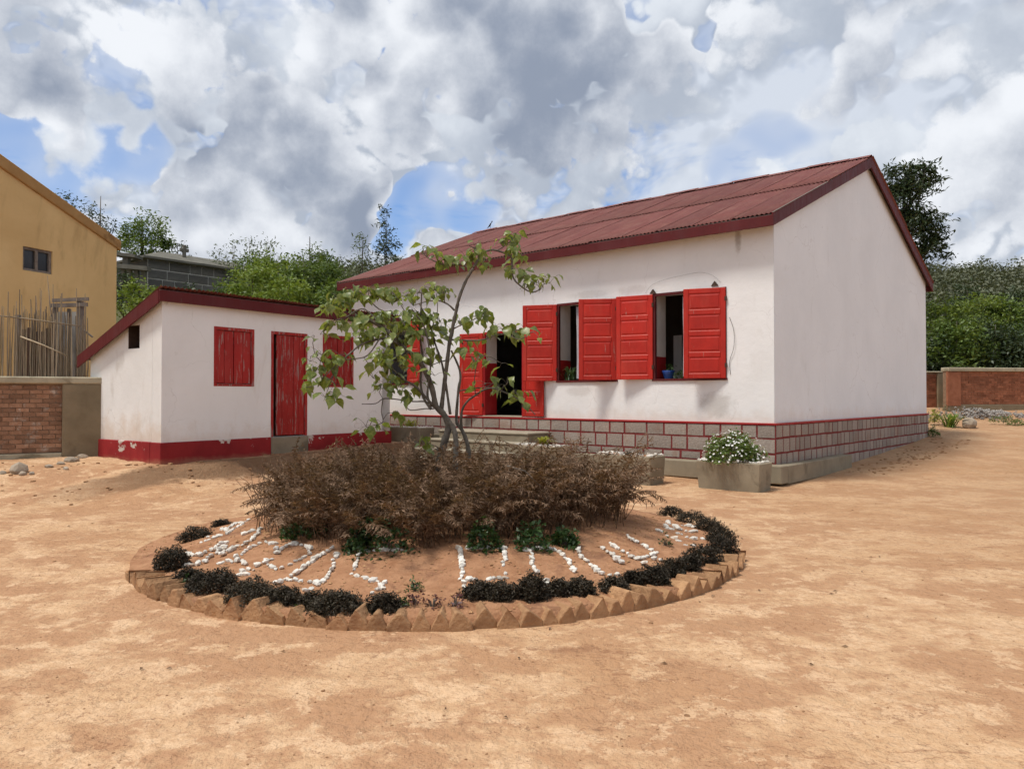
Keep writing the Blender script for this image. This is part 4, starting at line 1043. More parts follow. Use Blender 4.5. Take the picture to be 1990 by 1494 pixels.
# ------------------------------------------------------------------ foliage builder
def leaf_cloud(centers, per, spread, size, rng, droop=0.3, flat=0.6, aspect=0.42):
    """rhombic leaves scattered round clump centres; returns V, F"""
    cs = np.asarray(centers, float); n = len(cs) * per
    spread = np.asarray(spread, float)
    base = np.repeat(cs, per, 0) + rng.normal(size=(n, 3)) * (np.repeat(spread, per)[:, None] if spread.ndim else spread) * np.array([1, 1, flat + 0.2])
    d = rng.normal(size=(n, 3)); d[:, 2] = d[:, 2] * 0.5 - droop
    d /= np.linalg.norm(d, axis=1)[:, None]
    up = rng.normal(size=(n, 3)) * 0.6 + np.array([0, 0, 1.0])
    s = np.cross(up, d); s /= np.linalg.norm(s, axis=1)[:, None] + 1e-9
    nn = np.cross(d, s)
    L = size * rng.uniform(0.6, 1.35, (n, 1))
    V = np.stack([base - d * L * 0.5, base + s * L * aspect * 0.5 + nn * L * 0.08, base + d * L * 0.5 - nn * L * 0.06, base - s * L * aspect * 0.5 + nn * L * 0.08], 1).reshape(-1, 3)
    i = np.arange(n)[:, None] * 4
    return V, np.concatenate([i, i + 1, i + 2, i + 3], 1)
def clumps(blobs, dens, rng, shell=0.55):
    out = []
    for (cx, cy, cz, rx, ry, rz) in blobs:
        n = max(3, int(dens * (rx * ry * rz) ** (2 / 3)))
        d = rng.normal(size=(n, 3)); d /= np.linalg.norm(d, axis=1)[:, None]
        r = rng.uniform(shell, 1.0, (n, 1)) ** 0.7
        out.append(np.array([cx, cy, cz]) + d * r * np.array([rx, ry, rz]))
    return np.concatenate(out)
def tree(name, label, base, blobs, material, leaf=0.16, per=22, dens=26, spread=0.22, seed=0, trunk_r=0.12, cat='tree', group=None, droop=0.3, limbs=7, shell=0.5, bark='far_bark', aspect=0.42):
    rng = np.random.default_rng(seed); r_ = random.Random(seed)
    base = Vector(base); root = empty(name, base, 0, label, cat, group)
    bl = [(b[0] - base.x, b[1] - base.y, b[2] - base.z, *b[3:]) for b in blobs]
    cl = clumps(bl, dens, rng, shell)
    V, F = leaf_cloud(cl, per, spread, leaf, rng, droop, aspect=aspect)
    link(bpy.data.objects.new('crown', npmesh('crown', V, F, material)), root)
    m = MB(); big = max(bl, key=lambda b: b[3] * b[4] * b[5]); topz = max(b[2] + b[5] * 0.5 for b in bl)
    tx, ty = big[0], big[1]
    m.tube([(0, 0, -0.3), (tx * 0.2 + 0.05, ty * 0.2, big[2] * 0.35), (tx * 0.7, ty * 0.7 + 0.05, big[2] * 0.75), (tx, ty, topz)], [trunk_r, trunk_r * 0.8, trunk_r * 0.5, trunk_r * 0.12], 7)
    for k in range(limbs):
        c = Vector(cl[r_.randrange(len(cl))]); s = Vector((tx * 0.6, ty * 0.6, max(0.2, big[2] * r_.uniform(0.45, 0.9))))
        m.tube([s, s.lerp(c, 0.5) + Vector((0, 0, 0.1)), c], [trunk_r * 0.35, trunk_r * 0.2, trunk_r * 0.06], 5)
    m.build('trunk', bark, root, smooth=True)
    return root
def pb(px, py, Y, rpx, ry=None, rz=None):
    """a crown lobe seen at a pixel, at distance Y, radius in pixels"""
    p = at(px, py, Y); k = Y / FPX
    return (p.x, p.y, p.z, rpx * k, (ry or rpx) * k, (rz or rpx) * k)

# ------------------------------------------------------------------ dried bracken heap round the tree
def ferns():
    rng = np.random.default_rng(8); r_ = random.Random(8)
    V = []; F = []
    def quad(a, b, c, d):
        k = len(V); V.extend((a, b, c, d)); F.append((k, k + 1, k + 2, k + 3))
    def stem(p, q, w):
        d = (q - p); s = d.cross(Vector((0.3, 0.5, 0.8)))
        if s.length < 1e-6: return
        s = s.normalized() * w; u = d.cross(s).normalized() * w
        quad(p - s, p + s, q + s * 0.7, q - s * 0.7); quad(p - u, p + u, q + u * 0.7, q - u * 0.7)
    n = 2200
    for i in range(n):
        th = r_.uniform(0, 2 * PI); r = 1.80 * math.sqrt(r_.uniform(0.02, 1.0)) * (1 + 0.07 * math.sin(3 * th + 1))
        px, py = r * math.cos(th), r * math.sin(th) * 0.95
        front = -math.sin(th)
        H = (0.455 + 0.25 * float(fbm(px, py, 1.5, 3, 51)) * 2) * (0.78 + 0.22 * min(1, r / 1.3)) + (0.05 if front > 0 else -0.03)
        H *= r_.uniform(0.60, 1.26); big = 1.0 if r_.random() < 0.75 else r_.uniform(1.2, 1.6)
        zb = bed_z(r)
        az = th + r_.gauss(0, 1.2); lean = r_.uniform(0.0, 0.28)
        out = Vector((math.cos(az), math.sin(az), 0))
        L = H * r_.uniform(1.15, 1.55); p = Vector((px, py, zb - 0.02)); d = Vector((out.x * lean, out.y * lean, 1)).normalized()
        k = 9; pts = [p]; bend = r_.uniform(0.05, 0.36) * (1.0 if big == 1.0 else 1.4)
        for j in range(k):
            p = p + d * (L / k); pts.append(p)
            d = (d + out * bend * (0.35 + j / k) * 0.8 + Vector((0, 0, -bend * (0.15 + 1.1 * j / k))) + Vector((r_.gauss(0, .10), r_.gauss(0, .10), r_.gauss(0, .07)))).normalized()
            if p.z < zb + 0.05 and j > 3: break
        for a, b in zip(pts[:-1], pts[1:]): stem(a, b, 0.0035)
        side = out.cross(Vector((0, 0, 1)))
        m_ = len(pts) - 1; st = r_.randint(2, 4)
        nl = 5
        for j in range(st, m_):
            for q in range(nl):
                t_ = q / nl; pp = pts[j].lerp(pts[j + 1], t_); dd = (pts[j + 1] - pts[j]).normalized()
                fr = (j + t_ - st) / max(1, m_ - st); ll = (0.056 * math.sin(PI * (0.15 + 0.82 * fr)) + 0.012) * r_.uniform(0.5, 1.3) * big
                for s in (-1, 1):
                    if r_.random() < 0.12: continue
                    e = (side * s + dd * 0.5 + Vector((r_.gauss(0, .38), r_.gauss(0, .38), r_.uniform(-0.9, 0.3)))).normalized()
                    wv = dd.cross(e).cross(e).normalized() * 0.0052 * r_.uniform(0.7, 1.3)
                    mid = pp + e * ll * 0.55; tip = pp + e * ll + Vector((r_.gauss(0, .012), r_.gauss(0, .012), -0.02 * r_.random()))
                    quad(pp - wv * 0.6, pp + wv * 0.6, mid + wv, mid - wv); quad(mid - wv, mid + wv, tip + wv * 0.25, tip - wv * 0.25)
    for i in range(520):
        th = r_.uniform(0, 2 * PI); r = 1.9 * math.sqrt(r_.uniform(0.05, 1.0)); p = Vector((r * math.cos(th), r * math.sin(th) * 0.95, bed_z(r)))
        d = Vector((r_.gauss(0, .3), r_.gauss(0, .3), 1)).normalized(); L = r_.uniform(0.35, 0.78)
        for j in range(7):
            q = p + d * L / 7; stem(p, q, 0.0056 - 0.0006 * j); p = q
            d = (d + Vector((r_.gauss(0, .22), r_.gauss(0, .22), r_.gauss(-0.05, .15)))).normalized()
    return np.array([tuple(v) for v in V]), np.array(F)
V, F = ferns()
fern = bpy.data.objects.new('dried_ferns', npmesh('dried_ferns', V, F, 'dry_fern')); link(fern); fern.location = BC
tag(fern, 'tangled brown dried ferns heaped around the small tree in the round bed', 'ferns', kind='stuff')
# a few bare pale sticks in it
for i, (a, b, c) in enumerate((((700, 1040), (706, 1000), (728, 985)), ((735, 1035), (748, 995), (752, 985)), ((985, 905), (1020, 915), (1050, 945)), ((800, 1010), (830, 990), (850, 985)))):
    p = [at(*a, 6.5), at(*b, 6.45), at(*c, 6.5)]
    o = MB().tube(p, [0.006, 0.005, 0.003], 5).build('dry_stick', 'bark', smooth=True)
    tag(o, ['pale forked stick on the left of the dried ferns', 'short pale stick beside the forked one in the ferns', 'long thin stick on top of the ferns at the right', 'thin curved stick low in the middle of the ferns'][i], 'stick', 'sticks in the dried ferns')

# ------------------------------------------------------------------ plants in the bed
def bush(name, label, p, w, h, material, leaf, n, seed, cat='shrub', group=None, dome=True, aspect=0.5, extra=None):
    rng = np.random.default_rng(seed); root = empty(name, p, 0, label, cat, group)
    d = rng.normal(size=(n, 3)); d[:, 2] = np.abs(d[:, 2]); d /= np.linalg.norm(d, axis=1)[:, None]
    rad = rng.uniform(0.45, 1.0, (n, 1)) ** 0.6
    lump = 1 + 0.22 * np.sin(d[:, :1] * 5 + seed) * np.cos(d[:, 1:2] * 6 + seed * 1.7)
    c = d * rad * lump * np.array([w / 2, w / 2 * 0.8, h]) + np.array([0, 0, -0.01])
    V, F = leaf_cloud(c, 3, leaf * 0.35, leaf, rng, -0.35, aspect=aspect)
    link(bpy.data.objects.new('foliage', npmesh('foliage', V, F, material)), root)
    m = MB(); r_ = random.Random(seed)
    for k in range(6):
        q = Vector(c[r_.randrange(n)]) * 0.8; m.tube([(0, 0, -0.04), q * 0.5 + Vector((0, 0, 0.02)), q], [0.006, 0.005, 0.003], 4)
    m.build('stem', 'bark', root)
    return root
ORD = ['first', 'second', 'third', 'fourth', 'fifth', 'sixth', 'seventh', 'eighth', 'ninth', 'tenth', 'eleventh', 'twelfth', 'thirteenth', 'fourteenth', 'fifteenth', 'sixteenth', 'seventeenth', 'eighteenth', 'nineteenth', 'twentieth', 'twenty-first', 'twenty-second', 'twenty-third', 'twenty-fourth', 'twenty-fifth', 'twenty-sixth', 'twenty-seventh', 'twenty-eighth']
DS = [(432, 1022, 34, 18), (381, 1047, 58, 30), (335, 1102, 64, 50), (366, 1126, 46, 30), (414, 1142, 92, 44), (491, 1164, 92, 48), (555, 1172, 56, 42), (604, 1176, 50, 34), (652, 1182, 92, 44), (746, 1184, 62, 42),
      (932, 1156, 58, 36), (972, 1158, 62, 36), (1034, 1160, 56, 58), (1086, 1152, 46, 36), (1128, 1150, 50, 38), (1193, 1146, 50, 34), (1229, 1134, 34, 34), (1268, 1129, 58, 40), (1306, 1116, 48, 40), (1336, 1104, 44, 36), (1366, 1094, 66, 44),
      (1402, 1082, 58, 50), (1400, 1056, 54, 44), (1378, 1032, 52, 34), (1344, 1013, 54, 26), (1306, 1000, 44, 22)]
for i, (px, py, w, h) in enumerate(DS):
    p = on_bed(px, py); k = p.y / FPX
    bush('border_shrub', ORD[i] + ' dark purple leafy shrub along the bed border, counted from the left end', (p.x, p.y, p.z + 0.0), w * k * 1.2, h * k * 0.84, 'purple_leaf', 0.019, int(480 + w * h * 0.34), 100 + i, group='dark shrubs edging the flower bed')
for i, (px, py, w, h, mt, lb) in enumerate(((805, 1172, 40, 26, 'red_sprig', 'leftmost small reddish sprig at the front of the bed'), (840, 1178, 40, 30, 'red_sprig', 'middle small reddish sprig at the front of the bed'), (885, 1174, 44, 30, 'red_sprig', 'rightmost small reddish sprig at the front of the bed'),
                                          (806, 1145, 36, 24, 'bed_green', 'small grey green weed on bare soil between the stone letters'), (785, 1178, 22, 24, 'bed_green', 'tiny green weed beside the front brick edging'), (588, 1178, 30, 18, 'bright_leaf', 'bright green weed under the dark border shrubs at left'), (1292, 1062, 32, 26, 'bed_green', 'small grass tuft near the stones at right of the bed'),
                                          (368, 1134, 26, 20, 'bed_green', 'green weed at the left end below the dark shrubs'))):
    p = on_bed(px, py); k = p.y / FPX
    bush('weed', lb, p, w * k, h * k, mt, 0.026, 26, 200 + i, 'weed')
for i, (px, py, w, h, lb) in enumerate(((590, 1042, 95, 40, 'dark green plant under the left side of the dried ferns'), (745, 1078, 130, 66, 'largest dark green plant under the front of the dried ferns'), (700, 1070, 60, 60, 'leafy green plant beside the largest one below the ferns'), (940, 1070, 70, 60, 'dark green plant under the ferns right of centre'), (1035, 1074, 80, 64, 'dark green plant below the ferns further right'), (1095, 1058, 60, 36, 'low dark plant at the right foot of the ferns'))):
    p = on_bed(px, py); k = p.y / FPX
    bush('green_plant', lb, p, w * k, h * k, 'bed_green', 0.045, 170, 230 + i, 'plant')

# ------------------------------------------------------------------ the small tree in the bed
TD = 7.85
BR_ = [  # (depth shift start, end, r0, r1, points)
    (0.00, -0.05, .050, .022, [(850, 915), (863, 860), (870, 839), (871, 822), (861, 803), (847, 789), (842, 764), (833, 735), (817, 705), (795, 683), (777, 669), (757, 648), (737, 632), (716, 622)]),
    (-0.10, -0.02, .036, .030, [(884, 925), (886, 877), (885, 848), (882, 834), (873, 820)]),
    (0.05, 0.10, .030, .011, [(906, 925), (911, 883), (906, 855), (897, 834), (889, 824), (887, 808), (891, 757), (895, 733), (891, 712), (877, 681)]),
    (0.07, -0.35, .019, .006, [(897, 834), (896, 813), (899, 794), (910, 778), (924, 768), (941, 757), (958, 754), (975, 760), (1000, 771), (1022, 786), (1040, 806)]),
    (0.0, 0.10, .028, .017, [(857, 800), (863, 750), (868, 712), (873, 670), (876, 656), (881, 629), (887, 602), (892, 580), (901, 556), (910, 537), (919, 522)]),
    (0.10, 0.0, .016, .007, [(919, 522), (934, 497), (948, 487), (966, 487), (993, 499), (995, 520), (998, 541), (1012, 556), (1033, 568), (1051, 562)]),
    (0.10, 0.2, .013, .006, [(915, 530), (905, 517), (888, 514), (862, 514), (841, 506), (826, 496), (822, 482)]),
    (0.10, 0.0, .009, .005, [(919, 522), (930, 505), (925, 485), (912, 478)]), (0.08, 0.0, .008, .004, [(966, 487), (985, 475), (1000, 460)]),
    (0.09, 0.15, .013, .005, [(883, 603), (870, 591), (850, 584), (825, 587), (803, 594)]),
    (0.06, -0.25, .012, .005, [(875, 660), (896, 661), (934, 661), (961, 652), (985, 650), (1000, 657), (1012, 659), (1030, 648)]),
    (0.07, -0.1, .010, .005, [(879, 640), (895, 632), (918, 622), (938, 612)]),
    (0.0, 0.18, .018, .008, [(875, 805), (868, 757), (863, 726), (857, 700), (844, 663), (838, 640), (826, 612), (815, 590)]),
    (-0.02, -0.15, .018, .008, [(840, 790), (831, 771), (833, 743), (837, 703), (831, 660), (822, 630), (800, 600)]),
    (-0.02, 0.1, .017, .008, [(838, 795), (823, 773), (817, 738), (821, 695), (817, 660), (815, 635), (818, 600), (820, 560)]),
    (-0.02, -0.3, .018, .007, [(843, 790), (824, 768), (805, 749), (781, 735), (757, 709), (745, 690), (735, 675)]),
    (0.02, -0.3, .010, .005, [(838, 785), (824, 780), (802, 780), (764, 775), (744, 775), (730, 784), (703, 785)]),
    (-0.2, -0.3, .006, .004, [(744, 776), (741, 800), (744, 820), (723, 827), (711, 830)]),
    (0.0, -0.1, .010, .005, [(858, 792), (840, 794), (826, 794), (798, 797), (790, 790)]),
    (-0.03, -0.35, .017, .006, [(790, 680), (759, 660), (737, 659), (705, 668), (682, 685), (663, 704), (650, 725), (636, 745)]),
    (-0.2, -0.3, .010, .005, [(737, 659), (715, 690), (690, 697), (660, 700), (630, 705), (612, 690)]),
    (-0.03, 0.15, .014, .006, [(757, 648), (735, 625), (709, 601), (690, 605), (672, 617), (650, 622)]),
    (-0.03, 0.05, .012, .005, [(800, 652), (785, 630), (769, 612), (737, 601), (715, 580), (700, 568)]),
    (-0.3, -0.45, .007, .004, [(660, 702), (640, 722), (612, 748), (592, 752)]), (-0.3, -0.3, .006, .003, [(650, 725), (640, 750), (632, 770)]),
    (0.1, -0.1, .008, .004, [(868, 700), (850, 705), (835, 712)]), (0.1, -0.2, .009, .005, [(891, 760), (915, 755), (945, 752), (962, 742)]),
    (0.05, 0.05, .008, .004, [(815, 640), (790, 610), (775, 585), (765, 570)]), (0.1, 0.1, .008, .004, [(838, 640), (850, 605), (848, 575)]),
    (-0.1, -0.3, .006, .003, [(924, 768), (922, 735), (928, 705), (935, 690)]),
]
ftree = empty('small_tree', at(885, 925, TD), 0, 'small many-stemmed tree with drooping green leaves in the middle of the bed', 'tree')
tb = at(885, 925, TD)
wood = MB(); nodes = []
def smooth_path(pts, k=3):
    out = []
    for i in range(len(pts) - 1):
        p0, p1, p2, p3 = pts[max(i - 1, 0)], pts[i], pts[i + 1], pts[min(i + 2, len(pts) - 1)]
        for j in range(k):
            t = j / k
            out.append(0.5 * ((2 * p1) + (p2 - p0) * t + (2 * p0 - 5 * p1 + 4 * p2 - p3) * t * t + (3 * p1 - p0 - 3 * p2 + p3) * t ** 3))
    out.append(pts[-1]); return out
for (d0, d1, r0, r1, pts) in BR_:
    n = len(pts)
    P = [at(x, y, TD + d0 + (d1 - d0) * i / (n - 1)) - tb for i, (x, y) in enumerate(pts)]
    P = smooth_path(P); k = len(P); r0 *= 0.82; r1 *= 0.85
    rad = [(r0 + (r1 - r0) * (i / (k - 1)) ** 0.8) * (1 + 0.10 * math.sin(i * 2.1)) for i in range(k)]
    wood.tube(P, rad, 8 if r0 > 0.015 else 6)
    nodes += [(p, r) for p, r in zip(P, rad)]
CL = [(830, 482, 6), (862, 505, 6), (880, 510, 6), (905, 500, 9), (925, 482, 8), (940, 505, 5), (975, 472, 7), (1000, 458, 5), (995, 482, 6), (1010, 500, 5), (1000, 522, 5), (1020, 537, 8), (1038, 552, 9), (1056, 546, 4), (1068, 550, 2),
      (845, 565, 7), (862, 570, 5), (925, 615, 8), (942, 610, 5), (895, 625, 3), (965, 635, 4), (985, 642, 4), (1005, 642, 4), (1022, 644, 3), (1040, 648, 2),
      (640, 602, 9), (660, 582, 8), (690, 572, 9), (715, 566, 10), (740, 575, 9), (762, 570, 8), (790, 575, 6), (812, 570, 6), (650, 630, 6), (680, 620, 9), (710, 620, 10), (735, 620, 10), (760, 625, 9), (790, 620, 10), (815, 610, 8), (835, 620, 8), (856, 626, 6),
      (611, 652, 1), (622, 650, 1), (700, 650, 9), (730, 652, 9), (760, 660, 8), (782, 650, 8), (810, 650, 6), (840, 650, 6), (625, 690, 4), (642, 700, 5), (660, 690, 4), (602, 702, 3), (612, 722, 6), (632, 732, 6), (592, 750, 3), (650, 745, 4), (632, 772, 4), (650, 765, 3),
      (735, 700, 8), (752, 690, 8), (770, 702, 8), (790, 690, 6), (725, 735, 4), (741, 755, 6), (760, 742, 6), (780, 750, 4), (800, 765, 3), (905, 685, 3), (900, 670, 4), (932, 692, 4), (925, 702, 3), (950, 652, 3),
      (945, 745, 3), (970, 750, 2), (985, 747, 3), (1000, 760, 3), (1016, 772, 3), (975, 706, 2), (770, 800, 2), (730, 815, 1), (711, 828, 4), (740, 835, 1), (830, 862, 3), (835, 872, 2), (850, 690, 3), (820, 690, 4), (800, 720, 4), (815, 740, 3), (845, 730, 2)]
def big_leaf(seed, L=1.0):
    r_ = random.Random(seed); prof = [0.03, 0.26, 0.37, 0.36 + 0.05 * (seed % 2), 0.23, 0.10, 0.0]; n = len(prof); vs = []; fs = []
    for i, w in enumerate(prof):
        t = i / (n - 1); z = -(0.15 + 0.06 * seed) * t * t + 0.03 * math.sin(t * 7 + seed); k = w * r_.uniform(0.82, 1.15)
        kk = w * r_.uniform(0.82, 1.15)
        vs += [(t * L, k * L, (z + k * 0.22 + r_.uniform(-.03, .03)) * L), (t * L, 0, z * L), (t * L, -kk * L, (z + kk * 0.22 + r_.uniform(-.03, .03)) * L)]
    for i in range(n - 1):
        a = i * 3; fs += [(a, a + 1, a + 4, a + 3), (a + 1, a + 2, a + 5, a + 4)]
    m = MB(); m.add(vs, fs); return m
LV = [big_leaf(s) for s in range(8)]; LVM = [l.mesh('leaf', 'tree_leaf', True) for l in LV]
rt = random.Random(77); nl = 0; rest = MB()
for (px, py, n) in CL:
    c0 = at(px, py, TD) - tb
    q, qr = min(nodes, key=lambda e: (Vector((e[0].x, e[0].z)) - Vector((c0.x, c0.z))).length + rt.uniform(0, 0.03))
    dep = q.y + rt.gauss(0, 0.10)
    c = at(px, py, TD + dep) - tb
    if (c - q).length > 0.03:
        mid = q.lerp(c, 0.5) + Vector((rt.gauss(0, .015), rt.gauss(0, .015), 0.02)); wood.tube([q, mid, c], [max(0.0035, qr * 0.5), 0.0035, 0.0025], 5)
    for k in range(int(n * (1.9 if (px < 870 and py < 720) else 1.6) + 0.5)):
        az = rt.uniform(0, 2 * PI); rd = rt.uniform(0.02, 0.115)
        b = c + Vector((math.cos(az) * rd, math.sin(az) * rd * 1.3, rt.uniform(-0.06, 0.085)))
        wood.tube([c, c.lerp(b, 0.5) + Vector((0, 0, 0.012)), b], [0.0022, 0.0018, 0.0015], 3, False)
        sz = rt.uniform(0.06, 0.145) * (1.0 if rt.random() < 0.85 else 0.6)
        rot = (rt.uniform(-0.7, 0.7), rt.uniform(0.05, 1.15), az + rt.gauss(0, 0.35))
        j = rt.randrange(8)
        if nl < 300 and (k < 5):
            inst('leaf', LVM[j], ftree, b, rot, (sz, sz * rt.uniform(0.85, 1.1), sz)); nl += 1
        else:
            from mathutils import Euler
            M = Matrix.Translation(b) @ Euler(rot).to_matrix().to_4x4() @ Matrix.Scale(sz, 4)
            rest.add([M @ Vector(v_) for v_ in LV[j].v], LV[j].f)
wood.build('trunk', 'bark', ftree, smooth=True)
tag(rest.build('foliage', 'tree_leaf', ftree, smooth=True), kind='stuff')

# ------------------------------------------------------------------ planters along the house front
def planter(x0, x1, y0, y1, z0, h, label, taper=0.03):
    t = empty('planter', HO, HA, label, 'planter', 'concrete planters by the house')
    m = MB(); w = 0.055
    def ring(e, z): return [(x0 - e, y0 - e, z), (x1 + e, y0 - e, z), (x1 + e, y1 + e, z), (x0 - e, y1 + e, z)]
    b, tp, ti, bi = ring(-taper, z0 - 0.05), ring(0, z0 + h), ring(-w, z0 + h), ring(-w, z0 + h - 0.1)
    vs = b + tp + ti + bi; fs = []
    for a in (0, 4, 8):
        for i in range(4): fs.append((a + i, a + (i + 1) % 4, a + 4 + (i + 1) % 4, a + 4 + i))
    fs.append((12, 13, 14, 15)); fs.append((3, 2, 1, 0)); m.add(vs, fs)
    m.build('box', 'concrete', t, bevel=0.012)
    r_ = random.Random(int(x0 * 100)); pe = MB(); ico = WS[0]
    vsn = [v_.co.copy() for v_ in WS[1].vertices]; fsn = [tuple(p.vertices) for p in WS[1].polygons]
    for k in range(150):
        if k < 110:
            sd = r_.randrange(4); u = r_.random(); x = x0 + (x1 - x0) * u if sd < 2 else (x0 + 0.07 if sd == 2 else x1 - 0.07); y = (y0 + 0.06 if sd == 0 else y1 - 0.06) if sd < 2 else y0 + (y1 - y0) * u
        else: x, y = r_.uniform(x0 + 0.08, x1 - 0.08), r_.uniform(y0 + 0.08, y1 - 0.08)
        x = min(max(x + r_.gauss(0, .012), x0 + 0.02), x1 - 0.02); y = min(max(y + r_.gauss(0, .012), y0 + 0.02), y1 - 0.02)
        s = r_.uniform(0.014, 0.026); M = Matrix.Translation((x, y, z0 + h + 0.004 + r_.uniform(0, 0.012))) @ Matrix.Rotation(r_.uniform(0, 6), 4, 'Z')
        pe.add([M @ (v_ * s) for v_ in vsn], fsn)
    tag(pe.build('pebbles', 'white_stone', t), kind='stuff')
    MB().box(x0 + 0.056, x1 - 0.056, y0 + 0.056, y1 - 0.056, z0 + h - 0.09, z0 + h - 0.006).build('soil', 'bed_soil', t)
    return t
planter(-0.82, 0.31, -1.34, -0.84, 0.0, 0.46, 'concrete planter with white flowering bush at the house corner')
planter(-2.72, -1.52, -1.66, -1.14, 0.0, 0.50, 'concrete planter with white pebbles and sparse dark plant, second from corner')
planter(-5.0, -3.86, -1.32, -0.82, 0.03, 0.52, 'concrete planter beside the steps, with pebbles and yellow green plant')
planter(-9.35, -8.15, -1.05, -0.55, 0.33, 0.47, 'concrete planter left of the steps behind the small tree')

def flower_bush():
    p = hw(-0.26, -1.08, 0.47); t = empty('flower_bush', p, 0, 'green bush covered in small white flowers growing in the corner planter', 'bush')
    rng = np.random.default_rng(3); n = 520
    d = rng.normal(size=(n, 3)); d[:, 2] = np.abs(d[:, 2]) * 0.9; d /= np.linalg.norm(d, axis=1)[:, None]
    sh = np.array([0.50, 0.40, 0.47])
    c = d * rng.uniform(0.35, 1.0, (n, 1)) ** 0.5 * sh * (1 + 0.12 * np.sin(d[:, :1] * 7))
    V, F = leaf_cloud(c, 5, 0.035, 0.075, rng, 0.0, aspect=0.32)
    tag(link(bpy.data.objects.new('foliage', npmesh('foliage', V, F, 'mid_leaf')), t), kind='stuff')
    m = MB(); r_ = random.Random(3)
    for k in range(300):
        dd = Vector(d[k]); q = Vector((dd.x * sh[0], dd.y * sh[1], dd.z * sh[2])) * r_.uniform(0.98, 1.12)
        nrm_ = (dd + Vector((r_.gauss(0, .3), r_.gauss(0, .3), 0.5))).normalized(); x = nrm_.orthogonal().normalized(); y = nrm_.cross(x); s = r_.uniform(0.013, 0.021)
        for a in range(5):
            th = a * 2 * PI / 5; e = x * math.cos(th) + y * math.sin(th); f = x * math.cos(th + 1.57) + y * math.sin(th + 1.57)
            m.add([q, q + e * s * 0.7 + f * s * 0.42, q + e * s * 1.2 + nrm_ * s * 0.15, q + e * s * 0.7 - f * s * 0.42], [(0, 3, 2, 1)])
    tag(m.build('blossoms', 'petal', t), kind='stuff')
    m = MB()
    for k in range(14):
        q = Vector(c[k]); m.tube([(0, 0, -0.03), q * 0.5, q], [0.007, 0.005, 0.003], 4)
    m.build('stem', 'bark', t)
flower_bush()
def blades(name, label, p, n, L, spread, material, seed, width=0.016, cat='plant'):
    r_ = random.Random(seed); t = empty(name, p, 0, label, cat); m = MB()
    for k in range(n):
        az = r_.uniform(0, 2 * PI); ln = L * r_.uniform(0.6, 1.1); o = Vector((math.cos(az), math.sin(az), 0)); s = o.cross(Vector((0, 0, 1))) * width
        b = Vector((r_.gauss(0, spread * .25), r_.gauss(0, spread * .25), 0)); out = r_.uniform(0.2, 1.0) * spread * 1.6
        pts = [b, b + o * out * 0.35 + Vector((0, 0, ln * 0.6)), b + o * out * 0.75 + Vector((0, 0, ln * 0.9)), b + o * out * 1.1 + Vector((0, 0, ln * r_.uniform(0.6, 1.0)))]
        ws = [0.8, 1, 0.7, 0.08]
        vs = [q_ + s * w_ * sg for q_, w_ in zip(pts, ws) for sg in (-1, 1)]
        m.add(vs, [(2 * i, 2 * i + 1, 2 * i + 3, 2 * i + 2) for i in range(3)])
    m.build('leaves', material, t); return t
blades('yellow_plant', 'yellow green spiky plant in the planter beside the steps', hw(-4.4, -1.05, 0.54), 60, 0.20, 0.17, 'yellow_leaf', 1, 0.014)
blades('yellow_plant', 'yellow green sprawling plant in the planter left of the steps', hw(-8.75, -0.8, 0.79), 46, 0.20, 0.20, 'yellow_leaf', 2, 0.014)
blades('dark_plant', 'low sparse dark plant in the second planter', hw(-2.05, -1.4, 0.49), 50, 0.07, 0.30, 'purple_leaf', 3, 0.012)

# ------------------------------------------------------------------ things at the windows
blades('pot_plant', 'strappy dark green pot plant on the sill of the middle window', hw(-4.64, 0.20, 1.90), 50, 0.30, 0.22, 'bed_green', 5, 0.012)
pot = empty('blue_pot', hw(-2.22, 0.2, 1.893), 0, 'blue pot with a plant on the sill of the right window', 'pot')
pr = [(0.075, 0.0), (0.09, 0.03), (0.11, 0.10), (0.13, 0.16), (0.125, 0.165), (0.10, 0.12), (0.0, 0.11)]
m = MB(); n = 16; vs = [(r0 * math.cos(2 * PI * k / n), r0 * math.sin(2 * PI * k / n), z_) for r0, z_ in pr for k in range(n)]
m.add(vs, [(i * n + k, i * n + (k + 1) % n, (i + 1) * n + (k + 1) % n, (i + 1) * n + k) for i in range(len(pr) - 1) for k in range(n)]); m.build('body', 'blue_pot', pot, smooth=True)
rng = np.random.default_rng(4); cc = rng.normal(size=(24, 3)) * np.array([.04, .04, .05]) + np.array([0, 0, 0.2]); V, F = leaf_cloud(cc, 3, 0.02, 0.05, rng, -0.2); link(bpy.data.objects.new('foliage', npmesh('foliage', V, F, 'bed_green')), pot)
bush('sill_plant', 'low dark green plant beside the blue pot in the right window', hw(-1.92, 0.2, 1.893), 0.34, 0.2, 'bed_green', 0.05, 60, 301, 'plant')
m = MB(); m.box(-2.84, -2.64, 1.5, 1.54, 1.09, 2.86); o = m.build('white_board', 'reveal_white', None); o.location = HO; o.rotation_euler = (0, 0, HA); tag(o, 'tall white board standing inside the room behind the right window', 'board')
